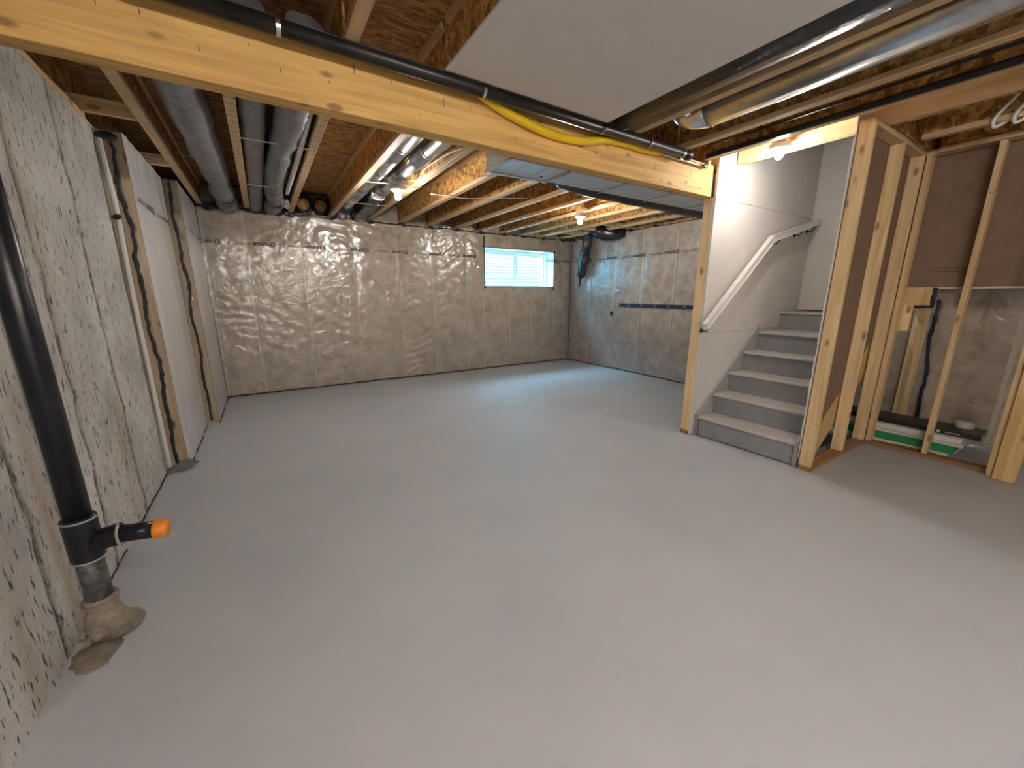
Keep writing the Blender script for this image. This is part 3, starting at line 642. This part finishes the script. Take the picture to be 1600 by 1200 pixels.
# ================================================================= STAIRCASE
st = thing('staircase', (3.73, 1.77, 0), 'grey painted wooden staircase climbing between the two drywall sides', 'staircase')
RISE, RUN, SX = .2085, .254, 3.735
YL, YRr = 2.222, 1.318
for n in range(5):
    x = SX+RUN*n; z = RISE*(n+1)
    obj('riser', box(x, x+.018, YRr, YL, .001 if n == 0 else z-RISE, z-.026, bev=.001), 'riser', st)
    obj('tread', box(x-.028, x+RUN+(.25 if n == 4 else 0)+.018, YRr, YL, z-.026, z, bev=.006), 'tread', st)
x = 5.265; z = RISE*6
obj('riser', box(x, x+.018, 1.30, 2.25, z-RISE, z-.026, bev=.001), 'riser', st)
obj('tread', box(x-.022, 5.70, 1.30, 2.25, z-.026, z, bev=.006), 'tread', st, label='top landing tread')
def skirt(y0, y1, nm):
    pts = [(SX-.012, .001), (SX-.012, .235), (SX+.0, .27), (SX+RUN*4+.04, 1.085+.035), (SX+RUN*5-.02, 1.12-.04), (SX+RUN*5-.02, .85), (SX+.30, .001)]
    pts = [(SX-.014, .001), (SX-.014, .232), (SX+.02, .262), (SX+RUN*4+.0, RISE*5+.072), (SX+RUN*4+.03, RISE*5-.01), (SX+RUN*4, .70), (SX+.3, .001)]
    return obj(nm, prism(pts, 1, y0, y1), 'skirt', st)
obj('stringer', prism([(3.75, .001), (3.75, .16), (5.22, 1.20), (5.22, .88), (4.02, .001)], 1, 1.283, 1.294), 'yel', st, label='raw wood stringer seen from the stud side')
skirt(2.224, 2.250, 'skirt_board'); skirt(1.295, 1.316, 'skirt_board')
obj('skirt_end', box(SX-.028, SX-.013, 2.212, 2.250, .001, .222, bev=.002), 'riser', st)
obj('skirt_end', box(SX-.028, SX-.013, 1.290, 1.322, .001, .205, bev=.002), 'riser', st)
obj('floor_joint', box(SX-.004, SX, YRr, YL, .0005, .006), 'black', st)

hr = thing('handrail', (4.4, 2.17, 1.1), 'white wooden handrail with black brackets on the left stair drywall', 'handrail')
P0, P1, P2 = (3.60, 2.175, 1.150), (4.655, 2.175, 2.035), (5.655, 2.175, 2.285)
d1 = (Vector(P1)-Vector(P0)).normalized()
# mitred rail made of two runs
bm = bar(P0, P1, .038, .064, bev=.006); rl = obj('rail', bm, 'white', hr)
obj('rail', bar(Vector(P1)-Vector((.02, 0, .012)), P2, .038, .062, bev=.006), 'white', hr)
for p in ((3.66, 1.135), (4.36, 1.765), (4.80, 2.03), (5.30, 2.155), (5.60, 2.22)):
    x, z = p
    bm = lathe([(.022, 0), (.022, .006), (.012, .010)], (x, 2.2515, z-.035), (0, -1, 0), 14)
    tube(smoothpath([(x, 2.245, z-.035), (x, 2.20, z-.04), (x, 2.175, z-.01), (x, 2.175, z+.018)]), .006, 8, bm)
    bar((x-.05*d1.x, 2.175, z+.01-.05*.2), (x+.05*d1.x, 2.175, z+.014+.05*.25), .02, .005, bm=bm)
    obj('rail_bracket', bm, 'abs', hr)

# ================================================================= LAMPS
def lamp(c, top, label, jx=None, bm_='bulb'):
    t = thing('bare_bulb_lamp', (c[0], c[1], top), label, 'lamp')
    obj('lamp_holder', lathe([(.045, 0), (.078, -.004), (.080, -.028), (.060, -.046), (.034, -.056), (.030, -.070), (.012, -.072)], (c[0], c[1], top), seg=24), 'white', t, smooth=True)
    obj('junction_box', box(c[0]-.05, c[0]+.05, c[1]-.05, c[1]+.05, top, ZJ+.045 if top < ZJ+.04 else top+.04, bev=.006), 'steel', t)
    if jx is not None:
        zb = top+.01
        obj('mounting_bar', box(min(c[0], jx), max(c[0], jx), c[1]-.012, c[1]+.012, zb, ZJ+.0 if top < ZJ else top+.03), 'steel', t)
    b = lathe([(.013, .030), (.014, .018), (.024, .004), (.030, -.010), (.031, -.024), (.026, -.042), (.014, -.053), (.001, -.056)], (c[0], c[1], c[2]+.024), seg=20)
    obj('glass_bulb', b, bm_, t, smooth=True)
    return t
l1 = lamp(BULBS[0], 2.555, 'lit bare bulb hanging near the two shiny round ducts', 1.60)
lamp(BULBS[1], 2.535, 'lit bare bulb on the far joists in front of the window corner', 4.06)
lamp(BULBS[2], 2.675, 'lit bare bulb at the header board above the stairs', 3.935, 'bulb_dim')
for i, c in enumerate(FILL_BULBS): lamp(c, 2.56, 'added fill bulb out of view behind the camera, %s' % (('near the concrete wall', 'towards the stair side', 'furthest back', 'in the middle of the rear half')[i]), (.5, 1.035, -.02, 1.035)[i], 'bulb_fill')
solo('lamp_cable', tube(smoothpath([(1.40, 4.33, 2.62), (1.50, 4.2, 2.60), (1.53, 4.0, 2.67), (1.54, 3.5, 2.66), (1.56, 3.2, 2.63)]), .005, 8), 'wire', 'thin white cable looping from the lamp near the shiny ducts', 'cable', True)

# ================================================================= DUCTS AND PIPES UP HIGH
td = thing('trunk_duct', (3.4, 2.56, 2.33), 'long grey rectangular sheet metal duct behind the yellow beam', 'duct')
xs = [1.50, 2.02, 2.62, 3.22, 3.86, 4.50, 5.14, 5.78]
for i in range(len(xs)-1):
    obj('duct_section', box(xs[i]+.002, xs[i+1]-.002, 2.405, 2.712, 2.333, 2.585, bev=.004), 'duct', td)
    b = box(xs[i]-.014, xs[i]+.014, 2.402, 2.722, 2.322, 2.333); obj('duct_cleat', b, 'steel', td)
for i in range(len(xs)-1):
    for k in (1, 2): obj('duct_crease', box(xs[i]+(xs[i+1]-xs[i])*k/3-.0015, xs[i]+(xs[i+1]-xs[i])*k/3+.0015, 2.405, 2.712, 2.331, 2.333), 'duct', td)
obj('duct_hole', lathe([(.014, 0), (.014, .002)], (1.93, 2.62, 2.330), (0, 0, 1), 14), 'black', td)
obj('duct_seam', box(1.52, 1.50+.49, 2.700, 2.728, 2.325, 2.333), 'steel', td)
bm = tube(smoothpath([(2.10, 2.70, 2.36), (2.22, 2.76, 2.40), (2.5, 2.80, 2.39), (3.0, 2.82, 2.385), (3.6, 2.83, 2.38), (4.4, 2.83, 2.37), (5.7, 2.83, 2.38)], 7), [.035]*4+[.055]*4+[.075]*35, 16, wob=.12)
solo('black_hose', bm, 'bflex', 'sagging black flexible hose hanging under the far edge of the grey duct', 'hose', True)
solo('foil_collar', tube(smoothpath([(2.02, 2.735, 2.42), (2.10, 2.74, 2.405), (2.20, 2.755, 2.40)], 4), [.05, .06, .052, .064, .055, .062, .055, .06, .05], 14, wob=.5), 'foil', 'crumpled foil collar at the start of the black hose by the duct', 'collar')
# grey insulated flex ducts in the left joist bays
d_ = thing('flex_duct', (-.25, 4.8, 2.66), 'fat grey insulated flex duct in the joist bay nearest the concrete wall', 'duct', None)
pth = smoothpath([(-.27, 2.3, 2.70), (-.28, 3.0, 2.69), (-.26, 4.2, 2.69), (-.25, 5.2, 2.695), (-.245, 5.8, 2.68), (-.24, 6.25, 2.66), (-.23, 6.55, 2.63), (-.22, 6.70, 2.62)], 8)
rr_ = [.118+.006*math.sin(i*1.1) for i in range(len(pth))]; rr_[28:34] = [.112, .100, .092, .096, .104, .108]
obj('jacket', tube(pth, rr_, 22, wob=.10), 'gflex', d_, smooth=True)
obj('tape_wrap', tube([(-.242, 6.22, 2.662), (-.240, 6.30, 2.655), (-.237, 6.37, 2.648)], [.119, .123, .118], 22, wob=.25), 'tape', d_)
d_ = thing('flex_duct', (.10, 4.8, 2.66), 'narrow grey flex duct right of the second joist from the left', 'duct')
pth = smoothpath([(.10, 2.4, 2.70), (.10, 3.2, 2.70), (.095, 4.4, 2.70), (.09, 5.6, 2.69), (.085, 6.3, 2.67), (.08, 6.72, 2.64)], 16)
obj('jacket', tube(pth, [.082+.004*math.sin(i*2.1) for i in range(len(pth))], 18, wob=.12), 'gflex', d_, smooth=True)
d_ = thing('flex_duct', (.31, 4.8, 2.66), 'bulging grey flex duct with dark straps in front of the white riser pipe', 'duct')
pth = smoothpath([(.33, 2.4, 2.68), (.33, 3.2, 2.67), (.30, 4.2, 2.68), (.28, 5.2, 2.69), (.28, 5.7, 2.66), (.30, 6.2, 2.63), (.28, 6.45, 2.63), (.27, 6.72, 2.64)], 9)
rr_ = [.098+.008*nz(i*.4, 3) for i in range(len(pth))]; rr_[17:20] = [.09, .084, .092]; rr_[42:46] = [.092, .08, .08, .09]
obj('jacket', tube(pth, rr_, 20, wob=.22), 'gflex', d_, smooth=True)
obj('tape_wrap', tube([(.285, 6.02, 2.645), (.293, 6.10, 2.638), (.299, 6.17, 2.63)], [.099, .102, .097], 20, wob=.3), 'tape', d_)
obj('foil_end', tube([(.375, 5.92, 2.60), (.40, 6.02, 2.585), (.43, 6.1, 2.575)], [.045, .052, .046], 14, wob=.6), 'foil', d_)
solo('white_pipe', tube(smoothpath([(.432, 2.4, 2.68), (.43, 3.2, 2.66), (.425, 4.2, 2.635), (.415, 4.9, 2.625), (.405, 5.6, 2.62)]), .022, 12), 'white', 'thin white plastic pipe between the grey flex duct and the third joist', 'pipe', True)
def strap(p, q, lab=None):
    return solo('hanger_strap', bar(p, q, .016, .002, bm=None), 'wire', lab, 'strap')
strap((.01, 3.82, 2.597), (.47, 3.82, 2.597), 'pale hanger strap crossing under the grey flex ducts, nearer the beam')
strap((.01, 5.3, 2.597), (.30, 5.3, 2.597), 'pale hanger strap crossing under the grey flex ducts, nearer the back wall')
strap((-.50, 4.86, 2.70), (-.36, 4.80, 2.66), 'short pale strap beside the fat grey flex duct')
strap((1.05, 3.05, 2.597), (1.56, 3.05, 2.597), 'bright hanger strap under the shiny round ducts, close to the beam')
strap((1.05, 4.52, 2.597), (1.56, 4.40, 2.597), 'bright hanger strap under the shiny round ducts, by the bulb')
strap((1.05, 5.6, 2.597), (1.56, 5.55, 2.597), 'bright hanger strap under the shiny round ducts, near the back wall')
for i, (x, lab) in enumerate(((1.165, 'shiny round metal duct touching the fourth joist'), (1.39, 'shiny round metal duct nearest the first bulb'))):
    d_ = thing('round_duct', (x, 4.2, 2.69), lab, 'duct')
    yend = 6.2 if i == 0 else 5.35
    ys = [2.75, 3.55, 4.35, 5.15, yend] if i == 0 else [2.75, 3.55, 4.35, 5.0, yend]
    for a, c in zip(ys[:-1], ys[1:]): obj('duct_pipe', tube([(x, a, 2.69), (x, c-.004, 2.69)], .078, 26), 'steel', d_, smooth=True)
    for y in ys[1:-1]: obj('duct_joint', tube([(x, y-.02, 2.69), (x, y, 2.69), (x, y+.02, 2.69)], [.079, .083, .079], 26), 'steel', d_, smooth=True)
    obj('duct_cap', tube([(x, 2.68, 2.69), (x, 2.76, 2.69)], [.05, .084], 20, wob=.3), 'foil', d_)
solo('seam_batten', box(1.268, 1.286, 3.9, 5.2, 2.72, 2.74), 'yel', 'thin yellow wooden batten between the shiny round ducts', 'batten')
d_ = thing('duct_boot', (1.4, 6.2, 2.66), 'black wrapped duct end at the back wall past the shiny ducts', 'duct')
pth = smoothpath([(1.39, 5.33, 2.69), (1.40, 5.6, 2.68), (1.42, 6.0, 2.66), (1.42, 6.4, 2.65), (1.42, 6.72, 2.65)], 6)
obj('black_wrap', tube(pth, [.095+.01*nz(i, 1) for i in range(len(pth))], 18, wob=.3), 'bflex', d_, smooth=True)
obj('foil_end', tube([(1.39, 5.28, 2.69), (1.39, 5.35, 2.69)], [.088, .092], 18, wob=.4), 'foil', d_)
obj('black_wrap', tube([(1.17, 6.15, 2.69), (1.17, 6.72, 2.67)], [.09, .10], 16, wob=.3), 'bflex', d_, smooth=True)
for x, lab in ((.665, 'round tan duct opening at the back of the bare joist bay, left of its twin'), (.895, 'round tan duct opening at the back of the bare joist bay, right of its twin')):
    d_ = thing('duct_opening', (x, 6.7, 2.70), lab, 'duct opening')
    obj('sleeve', tube([(x, 6.60, 2.715), (x, 6.88, 2.715)], .095, 20, cap=False), 'bflex', d_, smooth=True)
    obj('disc', lathe([(.080, 0), (.080, .01)], (x, 6.64, 2.715), (0, 1, 0), 20), 'osbdeck', d_)
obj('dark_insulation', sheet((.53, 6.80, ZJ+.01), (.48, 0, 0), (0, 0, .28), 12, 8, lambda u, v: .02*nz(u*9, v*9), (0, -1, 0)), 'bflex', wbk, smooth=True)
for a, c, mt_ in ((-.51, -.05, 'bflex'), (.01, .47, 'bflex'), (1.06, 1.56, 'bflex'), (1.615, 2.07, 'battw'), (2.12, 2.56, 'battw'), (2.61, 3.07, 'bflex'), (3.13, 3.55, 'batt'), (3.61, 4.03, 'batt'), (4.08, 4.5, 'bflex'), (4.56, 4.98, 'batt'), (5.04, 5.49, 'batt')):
    obj('rim_insulation', sheet((a, 6.84, ZJ), (c-a, 0, 0), (0, 0, .29), 14, 10, lambda u, v: .03*math.sin(math.pi*v/.29)+.02*nz(u*9+a, v*9), (0, -1, 0)), mt_, wbk, smooth=True)
    obj('rim_poly', sheet((a, 6.79, ZJ-.01), (c-a, 0, 0), (0, 0, .28), 20, 12, lambda u, v: .012*nz(u*12+a, v*12), (0, -1, 0)), 'poly', wbk, smooth=True)
# dark duct behind the beam at upper left with a foil tip
solo('grey_hose', tube(smoothpath([(-.1, 2.52, 2.66), (.3, 2.56, 2.64), (.6, 2.60, 2.60), (.83, 2.63, 2.578)], 8), [.09]*8+[.075]*8+[.05]*6+[.035, .03, .02], 14, wob=.15), 'gflex', 'grey hose running behind the beam towards a foil tip', 'hose', True)
solo('foil_tip', tube([(.80, 2.63, 2.58), (.90, 2.64, 2.577), (1.0, 2.65, 2.577)], [.028, .02, .012], 10, wob=.5), 'foil', 'bright crumpled foil tip of the hose behind the beam', 'foil')
solo('drop_cable', tube(smoothpath([(1.8, 4.6, 2.59), (2.2, 4.5, 2.57), (2.5, 4.4, 2.59), (2.9, 4.2, 2.595)]), .004, 6), 'wire', 'thin wire strung across under the middle joists', 'cable', True)
solo('drop_cable', tube(smoothpath([(1.62, 3.6, 2.60), (1.9, 3.7, 2.585), (2.1, 3.6, 2.60), (2.3, 3.4, 2.56), (2.55, 3.3, 2.60)]), .004, 6), 'wire', 'thin wire sagging beside the duct start', 'cable', True)

# black bag shaped vent and elbow on the right wall
v_ = thing('vent_bag', (5.72, 6.3, 1.7), 'black plastic wrapped pipe end hanging diagonally beside the window corner', 'pipe')
pth = smoothpath([(5.62, 6.02, 2.66), (5.63, 6.06, 2.50), (5.64, 6.14, 2.25), (5.66, 6.20, 2.0), (5.68, 6.27, 1.84), (5.70, 6.31, 1.76), (5.71, 6.33, 1.68), (5.71, 6.35, 1.60)], 5)
rr_ = [.10]*6+[.098, .10, .096, .10, .098, .094, .1, .1, .095, .09, .088, .085, .08, .085, .075, .055, .045, .03, .022, .018, .02, .022, .02, .018, .018, .022, .02, .014, .01, .008]
obj('plastic_wrap', tube(pth, rr_[:len(pth)], 18, wob=.35), 'bflex', v_, smooth=True)
v_ = thing('vent_elbow', (5.6, 5.4, 2.5), 'black bulbous duct elbow at the top of the right-hand insulated wall', 'duct')
pth = smoothpath([(5.35, 5.75, 2.66), (5.42, 5.62, 2.62), (5.55, 5.50, 2.56), (5.68, 5.36, 2.54), (5.79, 5.28, 2.55)], 5)
obj('black_wrap', tube(pth, [.09, .10, .105, .10, .095, .10, .11, .118, .12, .118, .12, .125, .122, .12, .115, .11, .105, .1, .1, .095, .09][:len(pth)], 18, wob=.25), 'bflex', v_, smooth=True)

# gas line, iron pipe, steel pipe on the beam's near face
gh = thing('gas_hose', (2.0, 2.26, 2.52), 'yellow corrugated gas hose snaking along the face of the beam', 'hose')
pth = smoothpath([(1.12, 2.20, 2.66), (1.19, 2.245, 2.60), (1.30, 2.263, 2.535), (1.50, 2.27, 2.505), (1.80, 2.27, 2.468), (2.0, 2.265, 2.475), (2.28, 2.265, 2.530), (2.45, 2.265, 2.553), (2.66, 2.263, 2.552), (2.83, 2.262, 2.553)], 14)
pth = smoothpath([(1.13, 2.215, 2.66), (1.20, 2.25, 2.592), (1.33, 2.263, 2.548), (1.53, 2.263, 2.505), (1.73, 2.263, 2.480), (1.84, 2.263, 2.478), (2.02, 2.263, 2.490), (2.16, 2.263, 2.520), (2.28, 2.266, 2.545), (2.50, 2.263, 2.555), (2.68, 2.263, 2.552), (2.82, 2.262, 2.560)], 14)
obj('hose', tube(pth, [.026+.0014*math.sin(i*2.2) for i in range(len(pth))], 14), 'ygas', gh, smooth=True)
obj('brass_nut', lathe([(.024, 0), (.026, .01), (.026, .03), (.018, .035)], (2.815, 2.262, 2.5595), (1, -.03, .02), 6), 'orange', gh)
for x, z in ((1.25, 2.572), (2.30, 2.548)):
    obj('pipe_clip', tube([(x-.008, 2.267, z), (x+.008, 2.267, z)], .0245, 12), 'steel', gh)
ip = thing('iron_pipe', (2.0, 2.20, 2.56), 'thick black pipe with straps running along the top of the beam', 'pipe')
obj('pipe', tube([(X0+.1, 2.195, 2.572), (3.10, 2.195, 2.572)], .034, 20), 'iron', ip, smooth=True)
obj('pipe_cap', lathe([(.040, 0), (.042, .01), (.042, .05), (.026, .06)], (3.08, 2.195, 2.572), (1, 0, 0), 16), 'iron', ip, smooth=True)
for x in (.2, 1.2, 2.13, 2.62, 3.03):
    obj('pipe_strap', tube([(x-.009, 2.195, 2.572), (x+.009, 2.195, 2.572)], .0365, 20), 'steel', ip)
gp = thing('steel_pipe', (3.1, 2.25, 2.55), 'thin steel pipe from the yellow hose turning up at the beam end', 'pipe')
obj('pipe', tube(smoothpath([(2.85, 2.262, 2.56), (3.1, 2.262, 2.557), (3.45, 2.262, 2.555)], 3), .0115, 12), 'steel', gp, smooth=True)
obj('elbow', tube(smoothpath([(3.44, 2.262, 2.555), (3.475, 2.262, 2.557), (3.485, 2.262, 2.585)], 4), .017, 12), 'steel', gp, smooth=True)
obj('pipe', tube([(3.485, 2.262, 2.58), (3.485, 2.20, 2.70), (3.47, 2.14, 2.735)], .012, 12), 'steel', gp, smooth=True)
for x in (2.95, 3.15): obj('pipe_strap', tube([(x-.006, 2.262, 2.559), (x+.006, 2.262, 2.559)], .0145, 12), 'steel', gp)
jp = thing('black_pipe', (3.38, 1.4, 2.72), 'black pipe pair with strap on the joist beside the stair bulb', 'pipe')
obj('pipe', tube([(3.40, 2.14, 2.735), (3.40, 1.50, 2.735)], .013, 10), 'iron', jp, smooth=True)
obj('pipe', tube([(3.40, 2.14, 2.69), (3.40, -1, 2.70)], .009, 10), 'iron', jp, smooth=True)
obj('pipe', tube([(3.40, 1.55, 2.76), (3.40, -1, 2.765)], .008, 10), 'iron', jp, smooth=True)
obj('pipe_strap', tube([(3.40, 1.575, 2.735), (3.40, 1.60, 2.735)], .018, 10), 'steel', jp)
obj('pipe_elbow', lathe([(.022, 0), (.024, .02), (.024, .05), (.02, .06)], (3.40, 1.47, 2.735), (0, 1, 0), 12), 'iron', jp)
solo('dark_strip', box(3.395, 3.418, -2, 2.22, ZJ-.004, ZJ+.034), 'iron', 'dark strip along the lower edge of the joist by the stair bulb', 'strip')  # dark bar against the lower flange of the joist
# shiny and dark ducts between near joists
b = tube([(2.27, YR+.2, 2.70), (2.27, 2.14, 2.70)], .13, 24); solo('wrapped_duct', b, 'bflex', 'dark wrapped duct between joists next to the white ceiling board', 'duct', True)
d_ = thing('silver_duct', (2.76, 1.0, 2.7), 'shiny silver duct ending above the black pipe near the ceiling front', 'duct')
obj('duct_pipe', tube([(2.76, YR+.2, 2.70), (2.76, 1.80, 2.70)], .115, 26), 'steel', d_, smooth=True)
obj('duct_end', tube(smoothpath([(2.76, 1.80, 2.70), (2.76, 1.92, 2.71), (2.74, 2.0, 2.76), (2.74, 2.02, 2.84)], 4), [.118, .116, .112, .108, .104, .10, .10, .098, .096, .095, .095, .095, .095], 20), 'steel', d_, smooth=True)
cb = thing('ceiling_board', (1.6, 1.4, 2.58), 'white drywall board fixed under the joists in front of the beam', 'board')
obj('board', box(.95, 2.125, YR+.5, 2.14, ZJ-.014, ZJ-.001, bev=.001), 'dry', cb)
obj('paper_edge', box(2.1255, 2.129, YR+.5, 2.14, ZJ-.014, ZJ-.001), 'drybrown', cb)
# white cable loops at upper right
for k, dx in enumerate((0, .09)):
    c = tube(smoothpath([(4.36, .62-dx, 2.80), (4.34, .68-dx, 2.70), (4.36, .74-dx, 2.62), (4.40, .74-dx, 2.575), (4.43, .70-dx, 2.60), (4.46, .66-dx, 2.66)]), .011, 10)
    solo('cable_loop', c, 'wire', ('white cable loop hanging at the upper right, the left one', 'white cable loop hanging at the upper right, nearer the right edge')[k], 'cable', True)

# ================================================================= DRAIN PIPE, lower left
dp = thing('drain_pipe', (-.70, 2.02, 0), 'black plastic drain stack with orange capped branch beside the concrete wall', 'pipe')
A0, A1 = Vector((-.70, 2.02, .60)), Vector((-.70, 2.02, 2.60))
obj('stack', tube([A0, (-.70, 2.02, 1.2), A1], .041, 26), 'abs', dp, smooth=True)
obj('tee', tube([(-.70, 2.02, .435), (-.70, 2.02, .45), (-.70, 2.02, .60), (-.70, 2.02, .615)], [.050, .051, .051, .050], 26), 'abs', dp, smooth=True)
for z in (.437, .607): obj('glue_bead', tube([(-.70, 2.02, z-.003), (-.70, 2.02, z+.003)], .0525, 26), 'glue', dp, smooth=True)
obj('tee_branch', tube(smoothpath([(-.70, 2.02, .475), (-.665, 2.01, .50), (-.625, 2.0, .515), (-.59, 1.995, .517)], 4), [.040]*6+[.042]*4+[.045, .045, .045], 20), 'abs', dp, smooth=True)
obj('glue_bead', tube([(-.595, 1.995, .517), (-.590, 1.995, .517)], .0465, 20), 'glue', dp, smooth=True)
obj('branch_pipe', tube([(-.59, 1.995, .517), (-.485, 1.985, .507)], .034, 22), 'abs', dp, smooth=True)
obj('end_cap', lathe([(.036, 0), (.037, .003), (.037, .042), (.032, .047)], (-.490, 1.985, .5075), (1, -.09, -.09), 22), 'orange', dp, smooth=True)
obj('lower_pipe', tube([(-.70, 2.02, .25), (-.70, 2.02, .44)], .041, 24), 'cem', dp, smooth=True)
obj('coupling', tube([(-.70, 2.02, .19), (-.70, 2.02, .21), (-.70, 2.02, .26)], [.046, .051, .051], 24), 'mud', dp, smooth=True)
obj('coupling_ring', tube([(-.70, 2.02, .245), (-.70, 2.02, .255)], .055, 24), 'mud', dp, smooth=True)
obj('floor_elbow', tube(smoothpath([(-.70, 2.02, .21), (-.70, 2.025, .15), (-.70, 2.05, .095), (-.69, 2.11, .045), (-.68, 2.18, -.005)], 4), [.048, .052, .055, .058, .062, .062, .062, .06, .06, .06, .06, .06, .058, .058, .058, .05, .05], 22, wob=.12), 'mud', dp, smooth=True)
obj('cleanout_plug', lathe([(.035, 0), (.036, .02), (.026, .022), (.026, .04)], (-.715, 1.995, .125), (-.3, -.9, .1), 18), 'mud', dp, smooth=True)
obj('plug_nut', bar((-.745, 1.945, .125), (-.752, 1.925, .127), .035, .028), 'mud', dp)
bm = bmesh.new(); bmesh.ops.create_uvsphere(bm, u_segments=28, v_segments=12, radius=1)
for v in bm.verts: v.co = (-.755+v.co.x*.075*(1+.4*nz(v.co.x*2, v.co.y*2)), 2.03+v.co.y*.11*(1+.4*nz(v.co.y*3, v.co.x*2)), v.co.z*.010)
solo('dirt_patch', bm, 'mud', 'patch of dried mud around the foot of the black drain stack', 'dirt', True)
# pale cable on the wall edge of first section
solo('wall_conduit', tube(smoothpath([(X0+.03, 4.02, 2.50), (X0+.035, 4.03, 2.25), (X0+.04, 4.03, 2.02), (X0+.03, 4.03, 1.5), (X0+.028, 4.03, .6), (X0+.028, 4.03, .05)]), .014, 10), 'wire', 'pale conduit up the edge where the concrete meets the insulated section', 'conduit', True)
solo('wall_grommet', blob((X0+.05, 4.01, 1.99), .04, .025, .02), 'black', 'black rubber grommet on the pale conduit beside the concrete', 'grommet')

# ================================================================= CARTONS under the landing
def carton(name, x0, x1, y0, y1, z0, z1, mt_, label, bev=.004):
    t = thing(name, ((x0+x1)/2, (y0+y1)/2, z0), label, 'carton')
    obj('carton_body', box(x0, x1, y0, y1, z0, z1, bev=bev), mt_, t)
    return t
c1 = carton('flooring_carton', 5.07, 5.32, .64, 1.66, .001, .05, 'cbox', 'white flooring carton at the very bottom of the stack')
obj('printed_line', box(5.068, 5.0695, .70, .98, .022, .028), 'ink', c1)
c2 = carton('flooring_carton', 5.06, 5.31, .60, 1.64, .051, .118, 'cfloorbox', 'green flooring carton second from the bottom of the stack')
obj('end_band', box(5.062, 5.308, .597, .5995, .053, .075), 'cbox', c2)
c3 = carton('flooring_carton', 5.08, 5.36, .56, 1.66, .119, .155, 'cbox', 'thin white carton lying on the green one')
c4 = carton('flooring_carton', 5.05, 5.32, .57, 1.70, .156, .205, 'cbox', 'upper white carton under the black one')
obj('side_tape', box(5.045, 5.0495, .57, 1.70, .178, .181), 'core', c4)
c5 = carton('black_carton', 5.12, 5.42, .48, 1.70, .206, .25, 'kbox', 'long black carton on top of the carton stack')
obj('white_emblem', lathe([(.013, 0), (.013, .001)], (5.1195, .735, .229), (-1, 0, 0), 16), 'wire', c5)
obj('printed_line', box(5.1185, 5.1195, .60, .70, .225, .231), 'core', c5)
obj('white_tab', box(5.20, 5.23, .4785, .4798, .21, .248), 'cbox', c5)
tr = thing('tape_roll', (5.35, .60, .2505), 'white roll of tape on the black carton', 'tape roll')
b = bmesh.new(); prof = [(.030, .0), (.058, .0), (.060, .003), (.060, .050), (.058, .053), (.030, .053)]; n = 28; rg = []
for r, h in prof: rg.append([b.verts.new((5.36+r*math.cos(2*math.pi*k/n), .615+r*math.sin(2*math.pi*k/n), .2505+h)) for k in range(n)])
for i in range(len(rg)):
    for k in range(n): b.faces.new((rg[i][k], rg[i][(k+1) % n], rg[(i+1) % 6][(k+1) % n], rg[(i+1) % 6][k]))
obj('tape_wound', b, 'white', tr, smooth=False)
obj('core_ring', tube([(5.36, .615, .2507), (5.36, .615, .303)], .0298, 24, cap=False), 'core', tr)
solo('blue_box', box(5.60, 5.74, .92, 1.10, .001, .17, bev=.008), 'blueplas', 'small dark blue box behind the carton stack at the wall', 'box')
solo('blue_sheet', sheet((4.2, 1.35, .004), (.75, 0, 0), (0, .75, 0), 16, 16, lambda u, v: .015*abs(nz(u*9, v*9)), (0, 0, 1)), 'blueplas', 'dark blue plastic sheet lying under the stairs behind the studs', 'sheet', True)

# repeats share a group
GR = {'bare_bulb_lamp': 'bare bulbs on the joists', 'hanger_strap': 'hanger straps under the ducts', 'flex_duct': 'grey flex ducts in the left joist bays',
      'round_duct': 'shiny round ducts', 'duct_opening': 'duct openings in the bare joist bay', 'cable_loop': 'white cable loops', 'flooring_carton': 'flooring cartons in the stack',
      'stud_wall': 'stud walls around the stairs', 'drop_cable': 'thin wires under the joists'}
for o in list(bpy.data.objects):
    k = o.name.split('.')[0]
    if k in GR and o.parent is None: o['group'] = GR[k]
